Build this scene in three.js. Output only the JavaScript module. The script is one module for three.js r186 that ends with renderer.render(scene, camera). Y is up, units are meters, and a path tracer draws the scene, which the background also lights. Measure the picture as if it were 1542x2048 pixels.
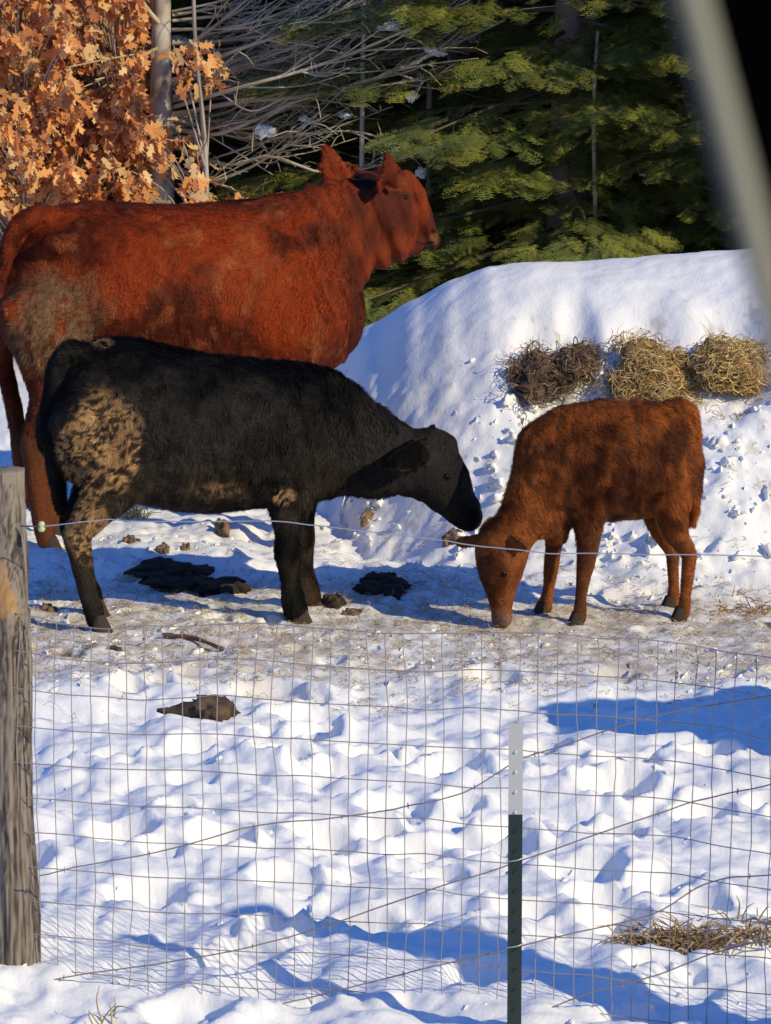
import * as THREE from 'three';
import { mergeGeometries } from 'three/addons/utils/BufferGeometryUtils.js';

// ---------------------------------------------------------------- camera, sky, sun, exposure
const scene = new THREE.Scene();
const F = 8640, EYE = 3.5, PITCH = Math.atan(1664 / F);
const camera = new THREE.PerspectiveCamera(2 * Math.atan(1024 / F) * 180 / Math.PI, 771 / 1024, 0.05, 900);
camera.position.set(0, EYE, 0);
camera.rotation.x = -PITCH;
camera.focus = 15.6;
camera.userData.fStop = 28;
scene.add(camera);

const SUN_AZ = 50 * Math.PI / 180, SUN_EL = 31 * Math.PI / 180;
const sunDir = new THREE.Vector3(Math.sin(SUN_AZ) * Math.cos(SUN_EL), Math.sin(SUN_EL), Math.cos(SUN_AZ) * Math.cos(SUN_EL));
{
  const W = 256, Hh = 128, data = new Float32Array(W * Hh * 4);
  for (let r = 0; r < Hh; r++) {
    const el = ((r + 0.5) / Hh - 0.5) * Math.PI;
    const k = Math.pow(Math.max(0, 1 - Math.max(0, Math.sin(el)) * 1.25), 2.2);
    const c = el < 0 ? [0.3, 0.36, 0.46] : [0.032 + 0.26 * k, 0.145 + 0.31 * k, 0.56 + 0.16 * k];
    for (let i = 0; i < W; i++) { const o = (r * W + i) * 4; data[o] = c[0]; data[o + 1] = c[1]; data[o + 2] = c[2]; data[o + 3] = 1; }
  }
  const t = new THREE.DataTexture(data, W, Hh, THREE.RGBAFormat, THREE.FloatType);
  t.mapping = THREE.EquirectangularReflectionMapping; t.magFilter = THREE.LinearFilter; t.needsUpdate = true;
  scene.background = t; scene.environment = t;
}
const sun = new THREE.DirectionalLight(new THREE.Color().setRGB(1, 0.865, 0.56), 3.75);
sun.position.copy(sunDir).multiplyScalar(60).add(new THREE.Vector3(0, 0, -17));
sun.target.position.set(0, 0, -17);
sun.castShadow = true;
sun.shadow.mapSize.set(4096, 4096);
Object.assign(sun.shadow.camera, { left: -16, right: 16, top: 16, bottom: -16, near: 1, far: 140 });
scene.add(sun, sun.target);
const renderer = new THREE.WebGLRenderer();
renderer.toneMapping = THREE.LinearToneMapping;
renderer.toneMappingExposure = 1.0;
renderer.shadowMap.enabled = true;

// ---------------------------------------------------------------- helpers
const V = (x, y, z) => new THREE.Vector3(x, y, z);
function rng(seed) { let s = seed | 0; return () => { s = (s + 0x6d2b79f5) | 0; let t = Math.imul(s ^ (s >>> 15), 1 | s); t = (t + Math.imul(t ^ (t >>> 7), 61 | t)) ^ t; return ((t ^ (t >>> 14)) >>> 0) / 4294967296; }; }
const clamp = (x, a = 0, b = 1) => x < a ? a : x > b ? b : x;
const lerp = (a, b, t) => a + (b - a) * t;
const sstep = (a, b, x) => { const t = clamp((x - a) / (b - a)); return t * t * (3 - 2 * t); };
const hash3 = (x, y, z) => { let h = Math.imul(x, 374761393) ^ Math.imul(y, 668265263) ^ Math.imul(z, 2147483647 ^ 0x5bd1e995); h = Math.imul(h ^ (h >>> 13), 1274126177); h ^= h >>> 16; return (h >>> 0) / 4294967296; };
function noise3(x, y, z) {
  const xi = Math.floor(x), yi = Math.floor(y), zi = Math.floor(z);
  let u = x - xi, v = y - yi, w = z - zi; u = u * u * (3 - 2 * u); v = v * v * (3 - 2 * v); w = w * w * (3 - 2 * w);
  const a = lerp(hash3(xi, yi, zi), hash3(xi + 1, yi, zi), u), b = lerp(hash3(xi, yi + 1, zi), hash3(xi + 1, yi + 1, zi), u);
  const c = lerp(hash3(xi, yi, zi + 1), hash3(xi + 1, yi, zi + 1), u), d = lerp(hash3(xi, yi + 1, zi + 1), hash3(xi + 1, yi + 1, zi + 1), u);
  return lerp(lerp(a, b, v), lerp(c, d, v), w) * 2 - 1;
}
const noise2 = (x, y, s = 0) => noise3(x, y, s * 17.3 + 0.5);
function fbm2(x, y, o = 4, s = 0) { let a = 0, g = 0.5; for (let i = 0; i < o; i++) { a += g * noise2(x, y, s + i); x = x * 2.03 + 3.1; y = y * 2.03 + 1.7; g *= 0.5; } return a; }
function fbm3(x, y, z, o = 3) { let a = 0, g = 0.5; for (let i = 0; i < o; i++) { a += g * noise3(x, y, z); x = x * 2.03 + 3.1; y = y * 2.03 + 1.7; z = z * 2.03 + 5.3; g *= 0.5; } return a; }
const table = (t, x) => { if (x <= t[0][0]) return t[0]; for (let i = 1; i < t.length; i++) if (x <= t[i][0]) { const k = (x - t[i - 1][0]) / (t[i][0] - t[i - 1][0]), e = k * k * (3 - 2 * k); return t[i].map((v, j) => lerp(t[i - 1][j], v, j ? lerp(k, e, 0.4) : k)); } return t[t.length - 1]; };

// a point seen at photo position (px, py) at horizontal distance d in front of the camera
const CP = Math.cos(PITCH), SP = Math.sin(PITCH);
function P(px, py, d) { const vx = px - 771, vy = 1024 - py, y = vy * CP - F * SP, z = -vy * SP - F * CP, s = d / -z; return V(vx * s, EYE + y * s, -d); }

const names = {};
function numbered(n) { const k = names[n] = (names[n] ?? -1) + 1; return k ? n + '_' + String(k).padStart(3, '0') : n; }
function tag(o, label, category, group, kind) { if (label) o.userData.label = label; if (category) o.userData.category = category; if (group) o.userData.group = group; if (kind) o.userData.kind = kind; return o; }
function thing(name, label, category, pos, group) { const g = new THREE.Group(); g.name = numbered(name); if (pos) g.position.copy(pos); scene.add(g); return tag(g, label, category, group); }
function part(name, geo, mat, parent) { const m = new THREE.Mesh(geo, mat); m.name = name; m.castShadow = m.receiveShadow = true; parent.add(m); return m; }
function solo(name, geo, mat, label, category, pos, group, kind) { const m = part(numbered(name), geo, mat, scene); if (pos) m.position.copy(pos); return tag(m, label, category, group, kind); }
const std = (r, g, b, roughness = 0.9, extra = {}) => { const m = new THREE.MeshStandardMaterial({ roughness, ...extra }); m.color.setRGB(r, g, b); return m; };
const vcol = (roughness = 0.9, extra = {}) => new THREE.MeshStandardMaterial({ vertexColors: true, roughness, ...extra });
const phys = (extra) => new THREE.MeshPhysicalMaterial(extra);

function paint(geo, f) { // colour per vertex
  const p = geo.attributes.position, n = geo.attributes.normal, c = new Float32Array(p.count * 3);
  for (let i = 0; i < p.count; i++) { const k = f(p.getX(i), p.getY(i), p.getZ(i), n ? n.getY(i) : 0, i); c.set(k, i * 3); }
  geo.setAttribute('color', new THREE.BufferAttribute(c, 3)); return geo;
}
function tube(pts, radii, sides = 6, capped = true) { // tapered tube along points
  const n = pts.length, pos = [], idx = [], uv = [];
  let up = Math.abs(pts[1].clone().sub(pts[0]).normalize().y) > 0.9 ? V(1, 0, 0) : V(0, 1, 0), len = 0;
  for (let i = 0; i < n; i++) {
    const t = pts[Math.min(n - 1, i + 1)].clone().sub(pts[Math.max(0, i - 1)]).normalize();
    const s = t.clone().cross(up).normalize(), b = s.clone().cross(t).normalize(); up = b;
    const r = Array.isArray(radii) ? radii[Math.min(i, radii.length - 1)] : radii;
    if (i) len += pts[i].distanceTo(pts[i - 1]);
    for (let k = 0; k < sides; k++) { const a = k / sides * Math.PI * 2, c = Math.cos(a) * r, d = Math.sin(a) * r; pos.push(pts[i].x + s.x * c + b.x * d, pts[i].y + s.y * c + b.y * d, pts[i].z + s.z * c + b.z * d); uv.push(k / sides, len); }
    if (i) for (let k = 0; k < sides; k++) { const a = (i - 1) * sides + k, a2 = (i - 1) * sides + (k + 1) % sides, c = a + sides, d = a2 + sides; idx.push(a, c, a2, a2, c, d); }
  }
  if (capped) for (const [ring, e] of [[0, 0], [n - 1, n - 1]]) { const c = pos.length / 3; pos.push(pts[e].x, pts[e].y, pts[e].z); uv.push(0.5, 0); for (let k = 0; k < sides; k++) { const a = ring * sides + k, b = ring * sides + (k + 1) % sides; ring ? idx.push(a, c, b) : idx.push(a, b, c); } }
  const g = new THREE.BufferGeometry(); g.setAttribute('position', new THREE.Float32BufferAttribute(pos, 3)); g.setAttribute('uv', new THREE.Float32BufferAttribute(uv, 2)); g.setIndex(idx); g.computeVertexNormals(); return g;
}
const curve = (pts, n) => new THREE.CatmullRomCurve3(pts, false, 'centripetal').getPoints(n);
function lump(rx, ry, rz, seed, rough = 0.3, detail = 4, freq = 2.2) { // an uneven lump, base near y = 0
  const g = new THREE.IcosahedronGeometry(1, detail), p = g.attributes.position;
  for (let i = 0; i < p.count; i++) { const v = V(p.getX(i), p.getY(i), p.getZ(i)), k = 1 + rough * (fbm3(v.x * freq + seed * 7.1, v.y * freq, v.z * freq, 4) * 1.6); p.setXYZ(i, v.x * rx * k, v.y * ry * k, v.z * rz * k); }
  const s = new Map(), idx = [], pos = []; // weld for smooth normals
  for (let i = 0; i < p.count; i++) { const key = [p.getX(i), p.getY(i), p.getZ(i)].map((x) => x.toFixed(5)).join(); if (!s.has(key)) { s.set(key, pos.length / 3); pos.push(p.getX(i), p.getY(i), p.getZ(i)); } idx.push(s.get(key)); }
  const o = new THREE.BufferGeometry(); o.setAttribute('position', new THREE.Float32BufferAttribute(pos, 3)); o.setIndex(idx); o.computeVertexNormals(); return o;
}
const dummy = new THREE.Matrix4();
function instanced(name, geo, mat, list, parent, kind = 'stuff') { // list of {x: side, y: along, z: normal vectors already scaled, p, c}
  const m = new THREE.InstancedMesh(geo, mat, list.length); m.name = name; m.castShadow = m.receiveShadow = true;
  const c = new THREE.Color();
  list.forEach((e, i) => { dummy.makeBasis(e.x, e.y, e.z).setPosition(e.p); m.setMatrixAt(i, dummy); if (e.c) m.setColorAt(i, c.setRGB(e.c[0], e.c[1], e.c[2])); });
  m.userData.kind = kind; parent.add(m); return m;
}
function frame(dir, len, wid, R, thick = wid) { // random roll about dir
  const y = dir.clone().normalize(), a = V(R() - 0.5, R() - 0.5, R() - 0.5), x = a.cross(y).normalize(), z = x.clone().cross(y);
  return { x: x.multiplyScalar(wid), y: y.multiplyScalar(len), z: z.multiplyScalar(thick) };
}

// ---------------------------------------------------------------- the ground
const crestT = [[540, 770, 20.4], [640, 722, 19.5], [740, 665, 19.1], [830, 610, 18.9], [905, 572, 18.8], [980, 541, 18.75], [1080, 533, 18.7], [1150, 528, 18.7], [1250, 512, 18.7], [1340, 500, 18.7], [1542, 489, 18.7], [1900, 500, 18.7]]
  .map(([px, py, d]) => { const p = P(px, py, d); return [p.x, d, Math.max(0, p.y)]; });
const footT = [[540, 19.2], [640, 18.1], [740, 17.5], [900, 17.05], [1100, 16.85], [1300, 16.75], [1542, 16.6]].map(([px, d]) => [(px - 771) / F * d, d]);
const bankW = (x, d) => { const c = table(crestT, x), f = table(footT, x)[1]; return clamp((d - f) / (c[1] - f)); };
function bank(x, d) {
  const c = table(crestT, x), f = table(footT, x)[1], s = (d - f) / (c[1] - f);
  if (s <= 0) return 0;
  const over = Math.max(0, d - c[1]), edge = 1 - sstep(2.5, 5, x);
  return edge * Math.max(0, c[2] * (s < 1 ? 0.5 * s * s * (3 - 2 * s) + 0.5 * Math.sin(s * Math.PI / 2) : 1) - 0.34 * over * over / (over + 0.25));
}
const prints = [], dents = [];
{
  const R = rng(11);
  for (let i = 0; i < 80; i++) prints.push([(R() - 0.5) * 3.4, 10.9 + R() * 4.3, 0.05 + R() * 0.08, 0.02 + R() * 0.045]);
  for (let i = 0; i < 70; i++) prints.push([(R() - 0.5) * 3.6, 14.9 + R() * 2.2, 0.035 + R() * 0.03, 0.012 + R() * 0.02]);
  for (const [x, d, n, dx, dd] of [[-1.1, 12.6, 9, 0.3, 0.06], [-0.9, 13.9, 8, 0.28, -0.05], [-0.3, 11.9, 7, 0.24, 0.02]]) for (let i = 0; i < n; i++) prints.push([x + i * dx, d + i * dd + (i % 2) * 0.14, 0.09, 0.075]);
}
const trample = (x, d) => sstep(14.75, 15.35, d + 0.25 * fbm2(x * 1.3, d * 1.3, 3, 3)) * (1 - sstep(16.3, 17.1, d + 0.5 * fbm2(x * 0.9, d * 0.9, 3, 4) + 0.25 * sstep(0.2, 0.8, x)));
const litter = (x, d) => sstep(21.9, 22.7, d + 0.8 * fbm2(x * 0.8, d * 0.8, 3, 7)) ;
function H(x, d, fine = true) {
  let h = 0;
  const t = trample(x, d), b = bankW(x, d), near = sstep(8.6, 10.6, d);
  h += lerp(lerp(0.12, 0.06, sstep(0.05, 0.3, b)), 0.03, t) * fbm2(x * 1.5, d * 1.7, 3, 1) * near;
  if (fine && d > 10 && d < 24 && Math.abs(x) < 4) {
    const lum = lerp(1, 0.4, t) * lerp(1, 0.75, sstep(0.25, 0.8, b)) * (b > 0.97 ? 0.35 : b > 0.55 ? 0.7 : 1);
    const rl = lum * lerp(1, 0.15, sstep(0.05, 0.25, b)); h += rl * (0.042 * Math.abs(noise2(x * 2.9 + 5, d * 3.1, 2)) + 0.03 * Math.abs(noise2(x * 6.6 + 5 + 0.3 * noise2(x * 9, d * 9, 61), d * 6.9, 12)) + 0.016 * Math.abs(noise2(x * 15, d * 15, 14)) - 0.04);
    h += lum * 0.018 * fbm2(x * 8, d * 8, 3, 5);
    const chunk = fbm2(x * 16, d * 16, 2, 9);
    h += lerp(0.009, 0.018, Math.max(t, b > 0 && b < 0.65 ? 1 : 0)) * lum * (chunk > 0.05 ? chunk * 2 : chunk * 0.6);
    h += (b > 0.45 ? 0.0012 : 0.003) * noise2(x * 55, d * 55, 6);
    for (const [px, pd, r, dep] of prints) { const dx = x - px, dz = d - pd; if (dx > 0.3 || dx < -0.3 || dz > 0.3 || dz < -0.3) continue; const q = Math.sqrt(dx * dx * 0.8 + dz * dz) / r; if (q < 2.2) h += q < 1 ? -dep * (1 - q ** 5) : dep * 0.24 * (1 + 0.9 * noise2(x * 25, d * 25, 70)) * Math.exp(-((q - 1.25) ** 2) * 11); }
    // a shallow wandering rut through the loose snow near the fence
    const rut = d - (12.35 - 0.55 * sstep(-0.7, 0.6, x) + 0.12 * Math.sin(x * 4)); h -= 0.07 * Math.exp(-rut * rut / 0.012) * sstep(-0.8, -0.3, x);
  }
  h += bank(x, d);
  for (const [px, pd, rx, rd, dep] of dents) { const q = ((x - px) / rx) ** 2 + ((d - pd) / rd) ** 2; if (q < 4) h -= dep * Math.exp(-q * q); }
  h += lerp(2.05, 0, sstep(3.2, 8.8, d)); // the road stands on an embankment
  h += 1.2 * sstep(40, 120, d);
  return h;
}
function hit(px, py) { // where the line of sight through a photo position meets the ground
  let a = 10.6; for (let d = 10.6; d < 60; d += 0.05) { const p = P(px, py, d); if (p.y < H(p.x, d)) { let lo = a, hi = d; for (let i = 0; i < 14; i++) { const m = (lo + hi) / 2, q = P(px, py, m); q.y < H(q.x, m) ? hi = m : lo = m; } return P(px, py, hi); } a = d; } return P(px, py, 60);
}
const gold = [[0.6, 0.39, 0.13], [0.7, 0.5, 0.2], [0.4, 0.23, 0.08], [0.74, 0.57, 0.28]], brown = [[0.17, 0.095, 0.055], [0.24, 0.15, 0.08], [0.12, 0.065, 0.045], [0.38, 0.27, 0.13]];
const haySpots = [
  ['dark brown hay and dung clump, leftmost on the snow bank', 1078, 735, 0.11, 0.085, 420, brown, 61, [0.05, 0.03, 0.022]],
  ['dark brown hay tuft just left of the golden hay on the bank', 1152, 708, 0.1, 0.075, 380, brown, 64, [0.05, 0.03, 0.022]],
  ['golden hay clump on the snow bank right above the calf\'s back', 1300, 730, 0.2, 0.115, 1500, gold, 62, [0.12, 0.07, 0.03]],
  ['golden hay clump at the right end of the snow bank', 1456, 712, 0.17, 0.1, 1200, gold, 63, [0.12, 0.07, 0.03]],
].map(([label, px, py, w, h, n, tones, seed, dark]) => ({ label, q: hit(px, py), w, h, n, tones, seed, dark }));
for (const o of haySpots) dents.push([o.q.x, -o.q.z, o.w * 0.95, 0.3, 0.09]);
{
  const xs = [], ds = [];
  for (let x = -2.1; x <= 2.1001; x += 0.0135) xs.push(x);
  for (let s = 0.02, x = 2.1; x < 260;) { s *= 1.22; x += s; xs.push(x); xs.unshift(-x); }
  for (let d = 10.9; d <= 19.6; d += 0.0145) ds.push(d);
  for (let d = 19.62; d < 24; d += 0.045) ds.push(d);
  for (let s = 0.05, d = 24; d < 420;) { ds.push(d); s *= 1.13; d += s; }
  for (let s = 0.03, d = 10.9 - 0.03; d > -120;) { ds.unshift(d); s *= 1.16; d -= s; }
  const nx = xs.length, nd = ds.length, pos = new Float32Array(nx * nd * 3), uv = new Float32Array(nx * nd * 2), col = new Float32Array(nx * nd * 3), idx = new Uint32Array((nx - 1) * (nd - 1) * 6);
  let o = 0;
  for (let j = 0; j < nd; j++) for (let i = 0; i < nx; i++) {
    const k = j * nx + i, x = xs[i], d = ds[j]; pos[k * 3] = x; pos[k * 3 + 1] = H(x, d); pos[k * 3 + 2] = -d; uv[k * 2] = x; uv[k * 2 + 1] = d;
    let c = [0.88, 0.88, 0.855];
    const fineZone = d > 10 && d < 24 && Math.abs(x) < 4;
    if (fineZone) {
      const t = trample(x, d), b = bankW(x, d), g = noise2(x * 70, d * 40, 21) * 0.5 + fbm2(x * 22, d * 22, 3, 22), m = fbm2(x * 3.2, d * 3.2, 3, 23);
      let w = t * sstep(-0.5, 0.45, g + m * 0.7 + 0.14) * 0.8;
      w = Math.max(w, (1 - t) * sstep(14, 15.2, d) * (b < 0.75 ? 1 : 0) * sstep(0.38, 0.62, g + m * 0.5) * 0.55); // scattered dirt and chaff
      w = Math.max(w, (b > 0.05 && b < 0.6 ? 1 : 0) * sstep(0.28, 0.5, g * 0.6 + m) * 0.5);
      c = [lerp(c[0], 0.5, w), lerp(c[1], 0.43, w), lerp(c[2], 0.33, w)];
      const dk = t * sstep(0.33, 0.5, fbm2(x * 5 + 40, d * 5, 3, 24)) * sstep(-0.1, 0.3, g); // trodden dung
      c = [lerp(c[0], 0.12, dk), lerp(c[1], 0.085, dk), lerp(c[2], 0.055, dk)];
    }
    const l = litter(x, d); if (l > 0) { const g = 0.7 + 0.6 * noise2(x * 14, d * 14, 30), s = sstep(0.3, 0.45, fbm2(x * 0.7, d * 0.7, 3, 31)) * 0.5 * (d < 26 ? 1 : 0.3); const q = [lerp(0.05 * g, 0.8, s), lerp(0.035 * g, 0.82, s), lerp(0.022 * g, 0.85, s)]; c = c.map((v, n) => lerp(v, q[n], l)); }
    col.set(c, k * 3);
    if (i < nx - 1 && j < nd - 1) { idx[o++] = k; idx[o++] = k + 1; idx[o++] = k + nx; idx[o++] = k + 1; idx[o++] = k + nx + 1; idx[o++] = k + nx; }
  }
  const g = new THREE.BufferGeometry(); g.setAttribute('position', new THREE.BufferAttribute(pos, 3)); g.setAttribute('uv', new THREE.BufferAttribute(uv, 2)); g.setAttribute('color', new THREE.BufferAttribute(col, 3)); g.setIndex(new THREE.BufferAttribute(idx, 1)); g.computeVertexNormals();
  const N = 512, b = new Uint8Array(N * N * 4), R = rng(3), tmp = new Float32Array(N * N);
  for (let y = 0; y < N; y++) for (let x = 0; x < N; x++) { let v = 0; for (const [f, a] of [[32, 0.5], [96, 0.35], [200, 0.25]]) { const u = x / N * f, w = y / N * f, q = (s, t) => hash3(((s % f) + f) % f, ((t % f) + f) % f, f); const xi = Math.floor(u), yi = Math.floor(w); v += a * lerp(lerp(q(xi, yi), q(xi + 1, yi), u - xi), lerp(q(xi, yi + 1), q(xi + 1, yi + 1), u - xi), w - yi); } tmp[y * N + x] = v; }
  for (let i = 0; i < N * N; i++) { const v = clamp(tmp[i]) * 255; b.set([v, v, v, 255], i * 4); }
  const t = new THREE.DataTexture(b, N, N); t.wrapS = t.wrapT = THREE.RepeatWrapping; t.magFilter = THREE.LinearFilter; t.repeat.set(1.1, 1.1); t.needsUpdate = true;
  const m = new THREE.MeshStandardMaterial({ vertexColors: true, roughness: 0.75, bumpMap: t, bumpScale: 0.0025 });
  solo('snowy_ground', g, m, 'trampled white snow covering the pasture, with a banked heap behind the calf', 'snow', null, null, 'structure');
}
console.log('ground');

// ---------------------------------------------------------------- animals: signed distance fields meshed by surface nets
// chain: nodes [x, y, z, a (half height), b (half width)] joined by tapered elliptic segments
function chain(nodes, sub = 0) {
  let N = nodes;
  if (sub) { N = []; for (let i = 0; i < nodes.length - 1; i++) for (let s = 0; s < sub; s++) { const t = s / sub, g = (k) => nodes[clamp(k, 0, nodes.length - 1)]; N.push(nodes[i].map((_, j) => { const p0 = g(i - 1)[j], p1 = g(i)[j], p2 = g(i + 1)[j], p3 = g(i + 2)[j]; return 0.5 * (2 * p1 + (p2 - p0) * t + (2 * p0 - 5 * p1 + 4 * p2 - p3) * t * t + (3 * p1 - p0 - 3 * p2 + p3) * t * t * t); })); } N.push(nodes[nodes.length - 1]); }
  const S = [];
  for (let i = 0; i < N.length - 1; i++) {
    const A = N[i], B = N[i + 1], dx = B[0] - A[0], dy = B[1] - A[1], dz = B[2] - A[2], L = Math.hypot(dx, dy, dz), ux = dx / L, uy = dy / L, uz = dz / L;
    // side axis = lateral (z) made square to the run; up = the third axis
    let sx = -uz * ux, sy = -uz * uy, sz = 1 - uz * uz; const sl = Math.hypot(sx, sy, sz) || 1; sx /= sl; sy /= sl; sz /= sl;
    const vx = uy * sz - uz * sy, vy = uz * sx - ux * sz, vz = ux * sy - uy * sx;
    S.push([A[0], A[1], A[2], ux, uy, uz, L, sx, sy, sz, vx, vy, vz, A[3], B[3], A[4], B[4]]);
  }
  return (x, y, z) => {
    let best = 1e9;
    for (const s of S) {
      const px = x - s[0], py = y - s[1], pz = z - s[2], al = px * s[3] + py * s[4] + pz * s[5], t = al < 0 ? 0 : al > s[6] ? s[6] : al, k = t / s[6], a = s[13] + (s[14] - s[13]) * k, b = s[15] + (s[16] - s[15]) * k, m = a < b ? a : b;
      const u = (al - t) / m, w = (px * s[7] + py * s[8] + pz * s[9]) / b, v = (px * s[10] + py * s[11] + pz * s[12]) / a, d = (Math.sqrt(u * u + w * w + v * v) - 1) * m;
      if (d < best) best = d;
    }
    return best;
  };
}
function earShape(base, tip, width, face, thick = 0.014) { // a cupped leaf-shaped ear
  const c = base.clone().lerp(tip, 0.5), y = tip.clone().sub(base), L = y.length() / 2; y.normalize();
  const z = face.clone().addScaledVector(y, -face.dot(y)).normalize(), x = y.clone().cross(z), w = width / 2;
  return (px, py, pz) => {
    const dx = px - c.x, dy = py - c.y, dz = pz - c.z, a = dx * y.x + dy * y.y + dz * y.z, b = dx * x.x + dy * x.y + dz * x.z, n = dx * z.x + dy * z.y + dz * z.z;
    const wk = w * (1 - 0.25 * a / L), bend = n - 0.5 * b * b / w - 0.012 * a / L; // edges curl towards the open side
    const k = Math.sqrt((a / L) ** 2 + (b / wk) ** 2);
    return Math.max((k - 1) * Math.min(wk, L) * 0.8, Math.abs(bend) - thick * (1.15 - 0.5 * k)) * 0.8;
  };
}
const smin = (a, b, k) => { const h = k - Math.abs(a - b); return h > 0 ? Math.min(a, b) - h * h / (4 * k) : a < b ? a : b; };
function surfaceNets(f, lo, hi, cell) {
  const n = [0, 1, 2].map((i) => Math.ceil((hi[i] - lo[i]) / cell) + 1), [nx, ny, nz] = n, B = 8, half = B * cell * 0.5 * 1.75 + cell;
  const F_ = new Float32Array(nx * ny * nz).fill(1), live = new Uint8Array(nx * ny * nz), at = (i, j, k) => (k * ny + j) * nx + i;
  for (let bk = 0; bk < nz; bk += B) for (let bj = 0; bj < ny; bj += B) for (let bi = 0; bi < nx; bi += B) {
    const c = f(lo[0] + (bi + B / 2) * cell, lo[1] + (bj + B / 2) * cell, lo[2] + (bk + B / 2) * cell), skip = Math.abs(c) > half * 1.35;
    for (let k = bk; k < Math.min(nz, bk + B); k++) for (let j = bj; j < Math.min(ny, bj + B); j++) for (let i = bi; i < Math.min(nx, bi + B); i++) { const o = at(i, j, k); F_[o] = skip ? c : f(lo[0] + i * cell, lo[1] + j * cell, lo[2] + k * cell); live[o] = 1; }
  }
  const id = new Int32Array(nx * ny * nz).fill(-1), pos = [], idx = [], E = [[0, 1], [2, 3], [4, 5], [6, 7], [0, 2], [1, 3], [4, 6], [5, 7], [0, 4], [1, 5], [2, 6], [3, 7]];
  for (let k = 0; k < nz - 1; k++) for (let j = 0; j < ny - 1; j++) for (let i = 0; i < nx - 1; i++) {
    const v = []; let neg = 0; for (let c = 0; c < 8; c++) { const q = F_[at(i + (c & 1), j + (c >> 1 & 1), k + (c >> 2))]; v.push(q); if (q < 0) neg++; }
    if (!neg || neg === 8) continue;
    let x = 0, y = 0, z = 0, m = 0; for (const [a, b] of E) if ((v[a] < 0) !== (v[b] < 0)) { const t = v[a] / (v[a] - v[b]); x += lerp(a & 1, b & 1, t); y += lerp(a >> 1 & 1, b >> 1 & 1, t); z += lerp(a >> 2, b >> 2, t); m++; }
    id[at(i, j, k)] = pos.length / 3; pos.push(lo[0] + (i + x / m) * cell, lo[1] + (j + y / m) * cell, lo[2] + (k + z / m) * cell);
  }
  for (let k = 1; k < nz - 1; k++) for (let j = 1; j < ny - 1; j++) for (let i = 1; i < nx - 1; i++) {
    const s = F_[at(i, j, k)] < 0; let q;
    const quad = (a, b, c, d, flip) => { if (a < 0 || b < 0 || c < 0 || d < 0) return; flip ? idx.push(a, c, b, a, d, c) : idx.push(a, b, c, a, c, d); };
    if (s !== (F_[at(i + 1, j, k)] < 0)) quad(id[at(i, j - 1, k - 1)], id[at(i, j, k - 1)], id[at(i, j, k)], id[at(i, j - 1, k)], !s);
    if (s !== (F_[at(i, j + 1, k)] < 0)) quad(id[at(i - 1, j, k - 1)], id[at(i - 1, j, k)], id[at(i, j, k)], id[at(i, j, k - 1)], !s);
    if (s !== (F_[at(i, j, k + 1)] < 0)) quad(id[at(i - 1, j - 1, k)], id[at(i, j - 1, k)], id[at(i, j, k)], id[at(i - 1, j, k)], !s);
  }
  const nor = new Float32Array(pos.length), e = cell * 0.6;
  for (let i = 0; i < pos.length; i += 3) { const [x, y, z] = [pos[i], pos[i + 1], pos[i + 2]], a = f(x + e, y, z) - f(x - e, y, z), b = f(x, y + e, z) - f(x, y - e, z), c = f(x, y, z + e) - f(x, y, z - e), l = Math.hypot(a, b, c) || 1; nor.set([a / l, b / l, c / l], i); }
  const g = new THREE.BufferGeometry(); g.setAttribute('position', new THREE.Float32BufferAttribute(pos, 3)); g.setAttribute('normal', new THREE.BufferAttribute(nor, 3)); g.setIndex(idx); return g;
}
// surfaces with u along the fur flow need none of this: hair is a bent, tapered blade, 1 long and 1 wide
const hairGeo = (() => { const g = new THREE.BufferGeometry(), p = [-0.5, 0, 0, 0.5, 0, 0, -0.42, 0.4, 0.1, 0.42, 0.4, 0.1, -0.25, 0.75, 0.05, 0.25, 0.75, 0.05, 0, 1, -0.08]; g.setAttribute('position', new THREE.Float32BufferAttribute(p, 3)); g.setIndex([0, 1, 2, 1, 3, 2, 2, 3, 4, 3, 5, 4, 4, 5, 6]); g.computeVertexNormals(); return g; })();
const hairMat = new THREE.MeshPhysicalMaterial({ roughness: 0.6, specularIntensity: 0.22, side: THREE.DoubleSide });
const hoofMat = std(0.035, 0.022, 0.015, 0.8), eyeMat = phys({ color: 0x080504, roughness: 0.22, specularIntensity: 0.35 });
const hoofGeo = (() => { // cloven: two toes side by side
  const toe = (s) => { const g = new THREE.CylinderGeometry(0.6, 1, 1, 14, 3); const p = g.attributes.position; for (let i = 0; i < p.count; i++) { const x = p.getX(i), y = p.getY(i), z = p.getZ(i); p.setXYZ(i, x * (x > 0 ? 1.25 : 0.8) + (0.5 - y) * 0.28, y, z * 0.46 + s * 0.47); } g.computeVertexNormals(); return g; };
  return mergeGeometries([toe(1), toe(-1)]);
})();

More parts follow.
